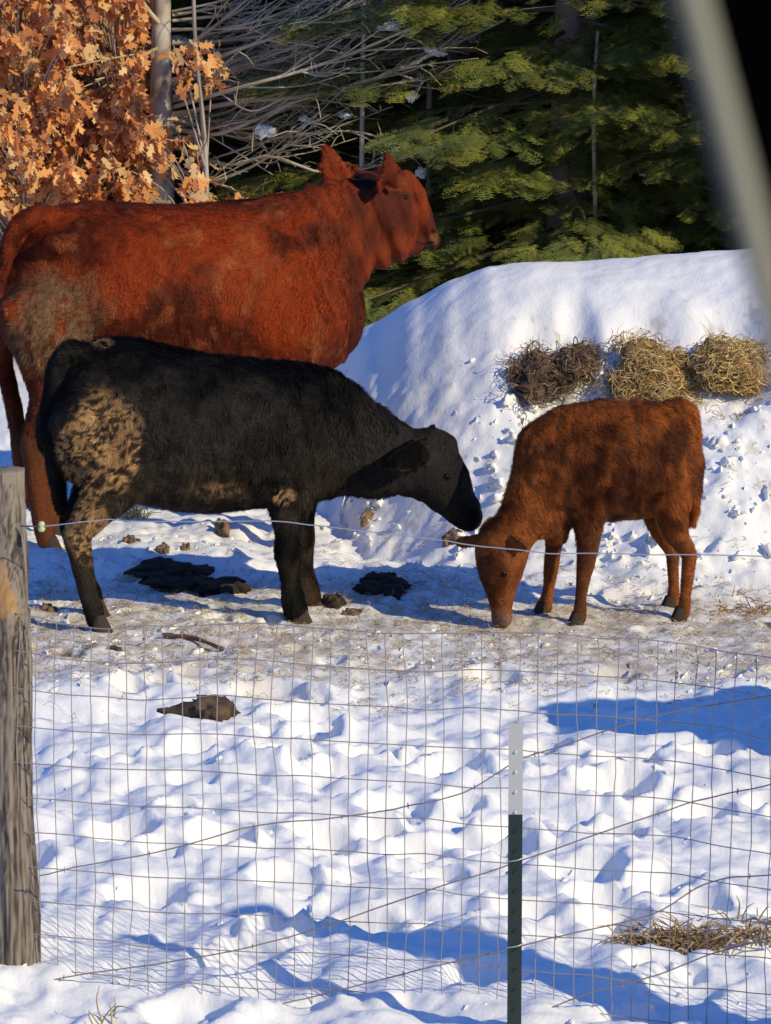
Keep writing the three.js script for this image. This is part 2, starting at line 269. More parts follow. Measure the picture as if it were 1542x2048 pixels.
function animal(o) {
  const { pxG, pyG, yaw, dir } = o, base = P(pxG, pyG, 16);
  // ground point for the base
  let d0 = EYE / ((pyG - 1024) / F * CP + SP) * (CP - (pyG - 1024) / F * SP); base.copy(P(pxG, pyG, d0)); base.y = 0;
  const S = F / (d0 * CP + (EYE - 0.6) * SP), cy = Math.cos(yaw), sy = Math.sin(yaw), K = 0.205;
  const toX = (px, z) => ((px - pxG) / S - z * sy) / cy;
  const toY = (px, py, z) => { const x = toX(px, z), back = x * sy - z * cy; return ((pyG - py) / S - back * K) / 0.98; };
  const g = thing(o.name, o.label, o.category, base, o.group); g.rotation.y = yaw; g.position.y = o.sink ?? 0;
  const pxOf = (x, y, z) => [pxG + (x * cy + z * sy) * S, pyG - (y * 0.98 + (x * sy - z * cy) * K) * S];
  const c = { toX, toY, S, cy, g, dir,
    body: (rows) => rows.map(([px, top, bot, w, z = 0]) => { const t = toY(px, top, z), b = toY(px, bot, z); return [toX(px, z), (t + b) / 2, z, (t - b) / 2, w]; }),
    run: (rows, z) => rows.map(([px, py, a, b, dz = 0]) => [toX(px, z + dz), toY(px, py, z + dz), z + dz, a / S, b ?? a / S]),
    leg: (rows, z) => rows.map(([px, y, a, b, dz = 0]) => [toX(px, z + dz), y, z + dz, a, b ?? a]),
    at: (px, py, z) => V(toX(px, z), toY(px, py, z), z) };
  const shapes = o.shapes(c);
  const f = (x, y, z) => { let d = 1e9; for (const [q, k] of shapes) { const e = q(x, y, z); d = d > 1e8 ? e : smin(d, e, k); } return d + (o.shag ?? 0.004) * fbm3(x * 24, y * 12, z * 24, 2) * sstep(0.1, 0.5, y) + (o.relief ? o.relief(x, y, z) : 0); };
  const geo = surfaceNets(f, o.lo, o.hi, o.cell);
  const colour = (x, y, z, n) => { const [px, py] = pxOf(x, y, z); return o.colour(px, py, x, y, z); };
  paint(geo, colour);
  const body = part('body', geo, phys({ vertexColors: true, roughness: 0.75, specularIntensity: 0.22 }), g);
  // coat
  const R = rng(o.seed), p = geo.attributes.position, nn = geo.attributes.normal, ix = geo.index.array, cum = [], list = [];
  let tot = 0; for (let i = 0; i < ix.length; i += 3) { const a = V().fromBufferAttribute(p, ix[i]), b = V().fromBufferAttribute(p, ix[i + 1]), d = V().fromBufferAttribute(p, ix[i + 2]); tot += b.sub(a).cross(d.sub(a)).length() / 2; cum.push(tot); }
  const pick = () => { const r = R() * tot; let lo = 0, hi = cum.length - 1; while (lo < hi) { const m = (lo + hi) >> 1; cum[m] < r ? lo = m + 1 : hi = m; } let u = R(), v = R(); if (u + v > 1) { u = 1 - u; v = 1 - v; } const w = 1 - u - v, q = (A) => V(0, 0, 0).addScaledVector(V().fromBufferAttribute(A, ix[lo * 3]), w).addScaledVector(V().fromBufferAttribute(A, ix[lo * 3 + 1]), u).addScaledVector(V().fromBufferAttribute(A, ix[lo * 3 + 2]), v); return [q(p), q(nn).normalize()]; };
  for (let i = 0; i < o.hairs; i++) {
    const [q, n] = pick(), [px, py] = pxOf(q.x, q.y, q.z), len = o.hairLen(px, py, q) * (0.6 + 0.8 * R());
    if (len < 0.003) continue;
    const cu = o.curl ?? 0.6, flow = V(-dir * 0.7 + 0.5 * fbm3(q.x * 5, q.y * 5, q.z * 5, 2) + cu * noise3(q.x * 26, q.y * 26, q.z * 26), -0.8 + 0.5 * fbm3(q.x * 5 + 9, q.y * 5, q.z * 5, 2) + cu * noise3(q.x * 26 + 40, q.y * 26, q.z * 26), 0.3 * noise3(q.x * 7, q.y * 7, q.z * 7)); flow.addScaledVector(n, -flow.dot(n)).normalize();
    const tuft = noise3(q.x * 38, q.y * 30, q.z * 38), lift = (o.lift ?? 0.22) + 0.2 * R() + 0.3 * tuft, dv = flow.multiplyScalar(1).addScaledVector(n, lift).add(V(R() - 0.5, R() - 0.5, R() - 0.5).multiplyScalar(0.4)).normalize();
    const side = dv.clone().cross(n).normalize(), up = side.clone().cross(dv), w = 0.0022 + 0.0016 * R(), base_ = o.colour(px, py, q.x, q.y, q.z), v = 0.7 + 0.5 * R() + 0.35 * tuft;
    list.push({ x: side.multiplyScalar(w), y: dv.multiplyScalar(len), z: up.multiplyScalar(len), p: q.addScaledVector(n, -0.002), c: base_.map((e) => e * v) });
  }
  instanced('coat', hairGeo, hairMat, list, g);
  // eyes, on the surface that faces us and its far twin
  for (const [px, py, r, far] of o.eyes) { const x = toX(px, 0.08), y = toY(px, py, 0.08); let z = 0.6; while (z > -0.6 && f(x, y, z) > 0.002) z -= 0.004; const e = part('eye', new THREE.SphereGeometry(r, 16, 12), eyeMat, g); e.position.set(x, y, z - r * 0.55); }
  for (const h of o.hooves(c)) { const m = part('hoof', hoofGeo, hoofMat, g); m.position.set(h[0], h[1] + 0.03, h[2]); m.scale.set(0.036 * dir * (h[3] ?? 1), 0.062 * (h[3] ?? 1), 0.038 * (h[3] ?? 1)); }
  return g;
}
// dried mud matted into the coat: short squiggles with bare coat between them
const squiggle = (px, py, k = 1) => sstep(0.34, 0.14, Math.abs(noise3(px / (13 * k) + 0.6 * noise3(px / 20, py / 20, 8), py / (7.5 * k) + 0.6 * noise3(px / 16, py / 16, 5), 3.5)));
const mixc = (a, b, t) => [lerp(a[0], b[0], t), lerp(a[1], b[1], t), lerp(a[2], b[2], t)];
const blob = (px, py, cx, cy, rx, ry) => Math.hypot((px - cx) / rx, (py - cy) / ry);

// the red cow behind
animal({
  name: 'cow', label: 'large red-brown cow standing at the back, head raised and looking right', category: 'cow', group: 'cattle in the snowy pasture',
  pxG: 350, pyG: 1075, yaw: 0.2, dir: 1, seed: 101, cell: 0.0095, lo: [-0.95, -0.02, -0.62], hi: [1.25, 1.75, 0.62], sink: 0, hairs: 260000, shag: 0.008,
  shapes: (c) => {
    const S = [];
    S.push([chain(c.body([[84, 446, 680, 0.12], [112, 426, 735, 0.21], [170, 416, 762, 0.28], [245, 416, 775, 0.33], [340, 416, 788, 0.355], [440, 409, 790, 0.34], [525, 397, 782, 0.295], [580, 388, 765, 0.24], [612, 400, 705, 0.17]]), 5), 0.02]);
    S.push([chain(c.run([[610, 475, 84, 0.165], [662, 448, 84, 0.13, -0.02], [706, 430, 76, 0.105, -0.05], [738, 426, 62, 0.092, -0.08]], 0), 4), 0.06]); // neck
    S.push([chain(c.run([[686, 500, 50, 0.09], [716, 492, 44, 0.08, -0.04], [748, 488, 38, 0.07, -0.07]], 0), 3), 0.04]);
    S.push([chain(c.run([[706, 520, 30, 0.05, -0.02], [690, 580, 36, 0.06], [664, 640, 42, 0.09], [632, 690, 44, 0.12]], 0), 3), 0.04]);
    S.push([chain(c.run([[750, 420, 76, 0.118, -0.08], [784, 404, 80, 0.116, -0.12], [815, 415, 60, 0.09, -0.165], [843, 440, 38, 0.068, -0.21], [860, 458, 23, 0.058, -0.235]], 0), 4), 0.03]); // head
    S.push([chain(c.run([[748, 492, 40, 0.075, -0.08], [790, 490, 30, 0.06, -0.13], [840, 473, 18, 0.045, -0.2]], 0), 3), 0.03]); // jaw
    S.push([chain(c.run([[852, 456, 27, 0.062, -0.22], [864, 462, 20, 0.054, -0.238]], 0), 1), 0.012]); // muzzle pad
    S.push([chain(c.run([[800, 378, 12, 0.03, -0.03], [826, 392, 9, 0.022, -0.07]], 0), 1), 0.02]); // brow
    S.push([chain(c.run([[728, 366, 26, 0.085, -0.12], [752, 360, 24, 0.08, -0.14]], 0), 2), 0.03]); // poll
    S.push([chain(c.run([[572, 510, 16], [592, 580, 26], [584, 660, 30]], 0.2), 3), 0.07], [chain(c.run([[118, 500, 14], [150, 512, 14]], 0.215), 1), 0.07], [chain(c.run([[790, 478, 26], [770, 460, 30]], -0.055), 1), 0.02]); // shoulder blade, hip, cheek
    for (const [z, dx, dy] of [[0.2, 0, 0], [-0.2, -6, 0]]) {
      S.push([chain(c.leg([[110 + dx, 1.02, 0.2, 0.1], [138 + dx, 0.76, 0.16, 0.095], [120 + dx, 0.6, 0.1, 0.075], [82 + dx, 0.46, 0.062, 0.055], [80 + dx, 0.4, 0.055, 0.048], [88 + dx, 0.2, 0.042, 0.04], [96 + dx, 0.11, 0.047, 0.044], [104 + dx, 0.05, 0.05, 0.048]], z), 3), 0.035]);
      S.push([chain(c.leg([[610 + dx, 0.92, 0.17, 0.09], [596, 0.72, 0.11, 0.08], [588, 0.5, 0.068, 0.062], [586, 0.38, 0.062, 0.06], [585, 0.18, 0.042, 0.04], [588, 0.1, 0.046, 0.044], [592, 0.05, 0.05, 0.048]], z * 0.8), 3), 0.035]);
    }
    S.push([chain(c.run([[120, 446, 22], [82, 446, 24], [52, 470, 24], [30, 520, 20], [20, 590, 18], [18, 690, 17], [28, 770, 18], [42, 840, 20], [50, 900, 22], [56, 960, 20], [70, 1015, 12]], 0.05), 3), 0.015]); // tail
    S.push([earShape(c.at(770, 386, 0.05), c.at(778, 304, 0.1), 0.125, V(0.5, 0, 0.85), 0.014), 0.015]);
    S.push([earShape(c.at(706, 372, -0.2), c.at(652, 306, -0.28), 0.14, V(0.35, 0.1, 0.9), 0.014), 0.015]);
    return S;
  },
  colour: (px, py, x, y, z) => {
    const n = fbm3(x * 4.5, y * 4.5, z * 4.5, 3), m = fbm3(x * 16, y * 11, z * 16, 3);
    let c = [0.24, 0.032, 0.005];
    c = mixc(c, [0.07, 0.0105, 0.003], clamp(0.32 + n * 2.4 + m * 1.2));
    c = mixc(c, [0.36, 0.095, 0.026], clamp(m * 1.7 - 0.3 + 0.5 * fbm3(x * 3 + 7, y * 3, z * 3, 2)));
    if (py < 430 && px < 650) c = mixc(c, [0.13, 0.03, 0.014], 0.4);
    const mud = sstep(1.15, 0.5, blob(px, py, 120, 660, 130, 120) + n * 0.5); if (px < 260) c = mixc(c, [0.13, 0.07, 0.034], mud * clamp(0.5 + m * 1.4));
    if (px < 250 && z > 0) c = mixc(c, [0.2, 0.115, 0.055], 0.75 * sstep(1.15, 0.6, blob(px, py, 120, 670, 110, 125) + n * 0.4) * squiggle(px, py, 0.9));
    const leg = sstep(760, 900, py) * (px < 200 ? 1 : 0); c = mixc(c, [0.1, 0.042, 0.017], leg * 0.75);
    if (px > 640) c = mixc(c, [0.15, 0.03, 0.011], 0.45);
    const muz = sstep(1.1, 0.8, blob(px, py, 880, 474, 22, 20)); c = mixc(c, [0.4, 0.2, 0.085], muz * 0.85);
    if (px > 700 && py > 380) c = mixc(c, [0.075, 0.015, 0.007], clamp(0.45 + n * 1.5 + m));
    c = mixc(c, [0.02, 0.007, 0.005], sstep(1.15, 0.85, blob(px, py, 734, 360, 27, 18)));
    if (blob(px, py, 871, 452, 6, 4.5) < 1 || Math.abs(py - 474 - (866 - px) * 0.12) < 2.2 && px > 832 && px < 874) c = [0.02, 0.006, 0.004];
    return c;
  },
  hairLen: (px, py, q) => lerp(q.y < 0.5 ? 0.01 : 0.017, 0.008, sstep(680, 730, px) * (py < 580 ? 1 : 0)),
  eyes: [[822, 402, 0.013]],
  relief: (x, y, z) => { const nk = sstep(0.45, 0.62, x) * sstep(0.8, 1.0, y); return 0.018 * nk * fbm3(x * 22 + y * 9, y * 3, z * 6, 2) - 0.02 * fbm3(x * 3.2 + 4, y * 3.2, z * 3, 2) - 0.005 * nk * Math.sin(x * 70 + y * 30); },
  hooves: (c) => [[c.toX(106, 0.2), 0, 0.2], [c.toX(100, -0.2), 0, -0.2], [c.toX(594, 0.16), 0, 0.16], [c.toX(594, -0.16), 0, -0.16]].map((h) => [...h, 1.25]),
});
console.log('red');

// the black yearling in front
animal({
  name: 'cow', label: 'black yearling heifer with tan mud on its haunch, nose lowered to the calf', category: 'cow', group: 'cattle in the snowy pasture',
  pxG: 400, pyG: 1236, yaw: 0.2, dir: 1, seed: 202, cell: 0.0082, lo: [-0.72, -0.02, -0.42], hi: [1.2, 1.2, 0.42], sink: 0, hairs: 230000, shag: 0.011, lift: 0.35, curl: 0.9,
  shapes: (c) => {
    const S = [];
    S.push([chain(c.body([[156, 704, 910, 0.085], [180, 682, 955, 0.155], [236, 680, 985, 0.205], [305, 695, 1003, 0.24], [400, 708, 1018, 0.255], [500, 716, 1013, 0.24], [570, 724, 1016, 0.2], [620, 748, 1010, 0.155], [650, 780, 1000, 0.12]]), 5), 0.02]);
    S.push([chain(c.run([[600, 860, 118, 0.16], [680, 885, 108, 0.125, 0.01], [740, 905, 92, 0.1, 0.02], [800, 918, 72, 0.088, 0.03], [845, 925, 58, 0.08, 0.035]], 0), 4), 0.06]);
    S.push([chain(c.run([[846, 918, 70, 0.098], [880, 946, 64, 0.1], [902, 976, 52, 0.078], [922, 1006, 39, 0.062], [936, 1026, 30, 0.056], [943, 1033, 24, 0.05]], 0.04), 4), 0.03]);
    S.push([chain(c.run([[868, 888, 34, 0.06], [893, 890, 26, 0.05]], 0.04), 1), 0.03]);
    S.push([chain(c.run([[566, 800, 16], [588, 860, 26], [590, 930, 30]], 0.14), 3), 0.06], [chain(c.run([[936, 1018, 34, 0.066], [943, 1030, 28, 0.062]], 0.04), 1), 0.02]);
    for (const [z, dx, dk] of [[0.145, 0, 0], [-0.13, -14, 1]]) {
      S.push([chain(c.leg([[205 + dx, 0.84, 0.17, 0.075], [236 + dx, 0.68, 0.15, 0.075], [232 + dx, 0.56, 0.11, 0.065], [190 + dx, 0.44, 0.072, 0.052], [164 + dx, 0.37, 0.056, 0.045], [170 + dx, 0.29, 0.046, 0.04], [183 + dx, 0.15, 0.037, 0.034], [192 + dx, 0.09, 0.045, 0.04], [198 + dx, 0.04, 0.044, 0.04]], z), 3), 0.035]);
      const fx = dk ? 22 : 0;
      S.push([chain(c.leg([[596, 0.62, 0.13, 0.07], [584 + fx * 0.5, 0.46, 0.088, 0.06], [577 + fx, 0.35, 0.057, 0.05], [577 + fx, 0.275, 0.059, 0.053], [579 + fx, 0.23, 0.05, 0.046], [583 + fx, 0.15, 0.04, 0.036], [587 + fx, 0.09, 0.049, 0.043], [592 + fx, 0.04, 0.05, 0.044]], z * 0.8), 3), 0.035]);
    }
    S.push([chain(c.run([[185, 712, 20], [158, 706, 22], [136, 722, 20], [122, 765, 17], [115, 835, 15], [115, 900, 16], [122, 960, 18], [132, 1020, 12]], 0.04), 3), 0.015]);
    S.push([earShape(c.at(862, 884, 0.11), c.at(766, 926, 0.25), 0.125, V(0.5, -0.25, 0.8), 0.014), 0.015]);
    S.push([earShape(c.at(872, 876, -0.03), c.at(852, 866, -0.19), 0.09, V(0.6, 0.1, -0.3), 0.013), 0.02]);
    return S;
  },
  colour: (px, py, x, y, z) => {
    const n = fbm3(x * 4.5, y * 4.5, z * 4.5, 3), m = fbm3(x * 18, y * 10, z * 18, 3);
    let c = mixc([0.003, 0.0028, 0.0028], [0.019, 0.0165, 0.0145], clamp(0.22 + n * 2.2 + m * 1.2));
    const low = sstep(880, 990, py) * (px > 230 && px < 700 ? 1 : 0.3); c = mixc(c, [0.055, 0.04, 0.025], low * clamp(0.4 + n + m * 1.2) * 0.8);
    const mud = px < 330 ? sstep(1.2, 0.7, Math.min(blob(px, py, 215, 890, 85, 110), blob(px, py, 185, 1070, 55, 80)) + n * 0.4) : 0; c = mixc(c, [0.05, 0.031, 0.016], mud * 0.6);
    if (z > -0.02) { const w = 0.35 * n, a = px < 340 ? sstep(1.15, 0.95, blob(px, py, 222, 885, 84, 108) + w) : 0, b = px < 270 ? 0.8 * sstep(1.12, 0.8, blob(px, py, 190, 1055, 48, 85) + w) : 0, d = 0.8 * sstep(1.1, 0.7, blob(px, py, 576, 988, 26, 20) + w), e = 0.45 * sstep(1.1, 0.4, blob(px, py, 440, 975, 75, 28) + w), h = 0.5 * sstep(1.1, 0.6, blob(px, py, 218, 690, 26, 12)); c = mixc(c, mixc([0.44, 0.26, 0.115], [0.28, 0.155, 0.07], clamp(0.5 + m * 2)), Math.max(a, b, d, e, h) * squiggle(px, py)); }
    c = mixc(c, [0.09, 0.045, 0.028], 0.6 * sstep(596, 616, px) * sstep(1040, 1080, py) * (px < 660 ? 1 : 0) * clamp(0.6 + m * 2));
    c = mixc(c, [0.024, 0.021, 0.019], 0.65 * sstep(835, 875, px) * sstep(1030, 990, py));
    if (blob(px, py, 948, 1022, 9, 6) < 1 || Math.abs(py - 1046 + (px - 900) * 0.02) < 2.5 && px > 890 && px < 945) c = [0.0015, 0.0012, 0.0012];
    c = mixc(c, [0.027, 0.0235, 0.021], 0.7 * sstep(1.2, 0.6, blob(px, py, 795, 915, 100, 75)));
    if (blob(px, py, 810, 908, 54, 30) < 1 && z > 0.12) c = [0.002, 0.0018, 0.0018];
    return c;
  },
  hairLen: (px, py, q) => px > 800 ? 0.009 : lerp(0.01, px > 620 && py < 880 ? 0.026 : 0.021, sstep(0.3, 0.45, q.y)),
  relief: (x, y, z) => -0.016 * fbm3(x * 3.6 + 4, y * 3.6, z * 3, 2),
  eyes: [[890, 946, 0.0165]],
  hooves: (c) => [[c.toX(200, 0.145), 0, 0.145], [c.toX(186, -0.13), 0, -0.13], [c.toX(594, 0.116), 0, 0.116], [c.toX(616, -0.104), 0, -0.104]].map((h) => [...h, 1.12]),
});
console.log('black');

// the brown calf, nose to the ground
animal({
  name: 'calf', label: 'small brown calf grazing with its nose to the ground at the right', category: 'calf', group: 'cattle in the snowy pasture',
  pxG: 1245, pyG: 1236, yaw: 0.2, dir: -1, seed: 303, cell: 0.007, lo: [-0.74, -0.02, -0.34], hi: [0.42, 0.98, 0.34], sink: 0, hairs: 180000, shag: 0.012, lift: 0.38, curl: 1.1,
  shapes: (c) => {
    const S = [];
    S.push([chain(c.body([[1350, 828, 970, 0.075], [1330, 810, 1008, 0.13], [1290, 804, 1026, 0.165], [1240, 802, 1034, 0.185], [1195, 805, 1038, 0.19], [1152, 813, 1046, 0.165], [1124, 835, 1062, 0.13]]), 5), 0.02]);
    S.push([chain(c.run([[1118, 935, 92, 0.12], [1080, 985, 70, 0.09, 0.01], [1046, 1030, 55, 0.075, 0.03], [1018, 1066, 46, 0.07, 0.045]], 0), 4), 0.05]);
    S.push([chain(c.run([[1004, 1078, 50, 0.08], [998, 1106, 54, 0.085], [996, 1140, 46, 0.072], [997, 1175, 33, 0.055], [999, 1210, 23, 0.045], [1000, 1236, 21, 0.045]], 0.06), 4), 0.025]);
    S.push([chain(c.run([[1104, 1030, 36, 0.06], [1108, 1068, 22, 0.045]], 0.03), 2), 0.04]); // brisket
    const zN = 0.1, zF = -0.1;
    S.push([chain(c.leg([[1165, 0.5, 0.071, 0.042], [1170, 0.38, 0.050, 0.038], [1168, 0.27, 0.034, 0.030], [1164, 0.21, 0.032, 0.029], [1157, 0.11, 0.023, 0.022], [1156, 0.065, 0.026, 0.025], [1155, 0.03, 0.027, 0.025]], zN), 3), 0.025]);
    S.push([chain(c.leg([[1125, 0.48, 0.063, 0.038], [1112, 0.36, 0.042, 0.034], [1106, 0.26, 0.030, 0.029], [1102, 0.2, 0.029, 0.027], [1096, 0.1, 0.022, 0.021], [1092, 0.06, 0.025, 0.024], [1090, 0.03, 0.027, 0.025]], zF), 3), 0.025]);
    S.push([chain(c.leg([[1340, 0.56, 0.092, 0.046], [1338, 0.44, 0.071, 0.042], [1352, 0.33, 0.044, 0.035], [1374, 0.26, 0.032, 0.029], [1374, 0.2, 0.027, 0.025], [1369, 0.1, 0.023, 0.022], [1367, 0.06, 0.026, 0.025], [1364, 0.03, 0.028, 0.025]], zN), 3), 0.025]);
    S.push([chain(c.leg([[1325, 0.56, 0.084, 0.042], [1316, 0.42, 0.063, 0.038], [1326, 0.31, 0.039, 0.034], [1348, 0.23, 0.029, 0.027], [1350, 0.18, 0.025, 0.024], [1352, 0.1, 0.023, 0.022], [1352, 0.05, 0.027, 0.025], [1350, 0.03, 0.028, 0.025]], zF), 3), 0.025]);
    S.push([chain(c.run([[1325, 832, 24], [1355, 818, 22], [1374, 828, 18], [1386, 850, 13], [1389, 900, 11], [1389, 950, 11], [1386, 1000, 12], [1382, 1045, 8]], 0.0), 3), 0.012]);
    S.push([earShape(c.at(1012, 1078, 0.11), c.at(1052, 1090, 0.2), 0.07, V(-0.5, -0.4, 0.7), 0.011), 0.012]);
    S.push([earShape(c.at(972, 1074, 0.02), c.at(908, 1082, -0.06), 0.062, V(0, -0.35, 0.9), 0.011), 0.012]);
    return S;
  },
  colour: (px, py, x, y, z) => {
    const n = fbm3(x * 5.5, y * 5.5, z * 5.5, 3), m = fbm3(x * 20, y * 13, z * 20, 3);
    let c = mixc([0.31, 0.085, 0.018], [0.075, 0.019, 0.005], clamp(0.38 + n * 2.1 + m * 1.3));
    c = mixc(c, [0.3, 0.12, 0.045], clamp(m * 1.4 - 0.3));
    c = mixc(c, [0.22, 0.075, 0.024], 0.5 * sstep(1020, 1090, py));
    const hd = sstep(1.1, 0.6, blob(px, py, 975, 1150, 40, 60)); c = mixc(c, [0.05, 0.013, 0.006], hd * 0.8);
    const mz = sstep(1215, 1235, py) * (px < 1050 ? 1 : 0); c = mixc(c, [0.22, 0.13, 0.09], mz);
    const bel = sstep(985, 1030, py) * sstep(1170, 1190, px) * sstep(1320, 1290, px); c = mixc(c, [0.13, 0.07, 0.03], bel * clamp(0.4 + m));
    return c;
  },
  hairLen: (px, py, q) => py > 1060 && px < 1075 ? 0.009 : lerp(0.009, 0.022, sstep(0.22, 0.4, q.y)),
  relief: (x, y, z) => -0.008 * fbm3(x * 4 + 4, y * 4, z * 4, 2),
  eyes: [[996, 1142, 0.015]],
  hooves: (c) => [[c.toX(1154, 0.1), 0, 0.1], [c.toX(1088, -0.1), 0, -0.1], [c.toX(1363, 0.1), 0, 0.1], [c.toX(1349, -0.1), 0, -0.1]].map((h) => [...h, 0.82]),
});
console.log('calf');

// ---------------------------------------------------------------- the wood behind
const barkMat = vcol(0.95), twigMat = vcol(0.9);
const leafGeos = [0, 1, 2].map((v) => { // a lobed, curled oak leaf, 1 long
  const s = new THREE.Shape(), e = [[0, 0.04], [0.1, 0.13], [0.16, 0.3], [0.07, 0.36], [0.14, 0.45], [0.26, 0.58], [0.1, 0.62], [0.12, 0.75], [0.19, 0.86], [0.06, 0.9], [0, 1]];
  s.moveTo(0.015, 0); for (const [x, y] of e) s.lineTo(x * 1.15 + 0.012, y); for (const [x, y] of e.slice().reverse()) s.lineTo(-x * 1.15 - 0.012, y - 0.02); s.closePath();
  const g = new THREE.ShapeGeometry(s), p = g.attributes.position; for (let i = 0; i < p.count; i++) { const x = p.getX(i), y = p.getY(i); p.setZ(i, [1.1, 0.6, 1.6][v] * x * x * 1.6 + [0.25, -0.3, 0.45][v] * y * y + 0.04 * Math.sin(x * 20 + y * 9)); } g.computeVertexNormals(); return g;
});
const leafTones = [[0.78, 0.37, 0.11], [0.84, 0.48, 0.18], [0.72, 0.29, 0.075], [0.86, 0.58, 0.28], [0.52, 0.18, 0.055]];
const leafMats = leafTones.map((c) => { const m = phys({ roughness: 0.75, side: THREE.DoubleSide, transmission: 0.35, thickness: 0 }); m.color.setRGB(...c); return m; });
const leafVary = phys({ roughness: 0.75, side: THREE.DoubleSide, transmission: 0.35, thickness: 0 });
const greybark = (x, y, z) => { const n = 1.5 * fbm3(x * 26, y * 16, z * 26, 3), l = sstep(0.0, 0.2, fbm3(x * 9 + 3, y * 9, z * 9, 3)); return mixc(mixc([0.46, 0.39, 0.33], [0.2, 0.16, 0.13], clamp(0.35 + n * 1.6)), [0.6, 0.57, 0.53], l * 0.7); };

function oakSapling(label, px, d, leavesIn, stemR, seed) {
  const R = rng(seed), b = P(px, 600, d); b.y = H(b.x, d) - 0.05;
  const g = thing('oak_sapling', label, 'tree', b, 'oak saplings keeping their dry leaves'), top = V((R() - 0.5) * 0.25, 3.6, (R() - 0.5) * 0.2);
  const stem = curve([V(0, 0, 0), V(0.04, 1, 0.03), V(-0.02, 2, 0), top], 20);
  part('trunk', paint(tube(stem, stem.map((_, i) => lerp(stemR, 0.006, i / 20)), 8), (x, y, z) => greybark(x + px, y, z)), barkMat, g);
  const parts = [], big = [], rest = [];
  for (const [x0, x1, y0, y1, n] of leavesIn) for (let i = 0; i < n; i++) {
    const q = P(lerp(x0, x1, R()), lerp(y0, y1, R()), d + (R() - 0.55) * 1.1).sub(b), s = stem[clamp(Math.round((q.y - 0.35) / 3.6 * 20), 1, 19)];
    const mid = s.clone().lerp(q, 0.55).add(V(0, 0.1 * R(), 0)), tw = curve([s, mid, q], 7); parts.push(tube(tw, tw.map((_, k) => lerp(0.006, 0.0022, k / 7)), 4, false));
    const dir = q.clone().sub(mid).normalize(), m = 6 + R() * 6;
    for (let k = 0; k < m; k++) {
      const pos = q.clone().addScaledVector(dir, -R() * 0.22).add(V(R() - 0.5, R() - 0.5, R() - 0.5).multiplyScalar(0.07)), ld = V(R() - 0.5, R() - 0.95, R() - 0.35).normalize(), len = 0.062 + R() * 0.05;
      const yv = ld, nv = sunDir.clone().multiplyScalar(0.9).add(V(R() - 0.5, R() - 0.5, R() - 0.5).multiplyScalar(1.5)), xv = yv.clone().cross(nv).normalize(), e = { x: xv.clone().multiplyScalar(len * 1.15), y: yv.clone().multiplyScalar(len), z: xv.clone().cross(yv).multiplyScalar(len), p: pos };
      (big.length < 110 && e.p.z > 0.15 ? big : rest).push(e);
    }
  }
  part('twigs', paint(mergeGeometries(parts), (x, y, z) => greybark(x, y, z)), twigMat, g).userData.kind = 'stuff';
  big.forEach((e, i) => { const l = part('leaf', leafGeos[i % 3], leafMats[Math.floor(R() * 5)], g); dummy.makeBasis(e.x, e.y, e.z).setPosition(e.p); dummy.decompose(l.position, l.quaternion, l.scale); });
  for (const e of rest) { const t = leafTones[Math.floor(R() * 5)], v = 0.8 + 0.4 * R(); e.c = t.map((x) => x * v); }
  for (let v = 0; v < 2; v++) instanced('foliage', leafGeos[v], leafVary, rest.filter((_, i) => i % 2 === v), g);
  return g;
}
oakSapling('oak sapling at far left, dense with orange-tan dry leaves', 40, 22.6, [[-120, 170, -120, 420, 260]], 0.03, 41);
oakSapling('oak sapling just left of the grey trunk, full of orange dry leaves', 235, 22.9, [[60, 310, -150, 130, 110], [80, 290, 150, 420, 190]], 0.024, 42);
oakSapling('thin oak sapling beside the grey trunk with a few low dry leaves', 400, 22.3, [[335, 430, 60, 420, 12], [380, 500, 360, 440, 10], [250, 310, 250, 420, 12]], 0.016, 43);
oakSapling('slender oak sapling in the dim wood behind the other leafy saplings', 130, 24.2, [[-80, 320, -200, 420, 150]], 0.022, 44);

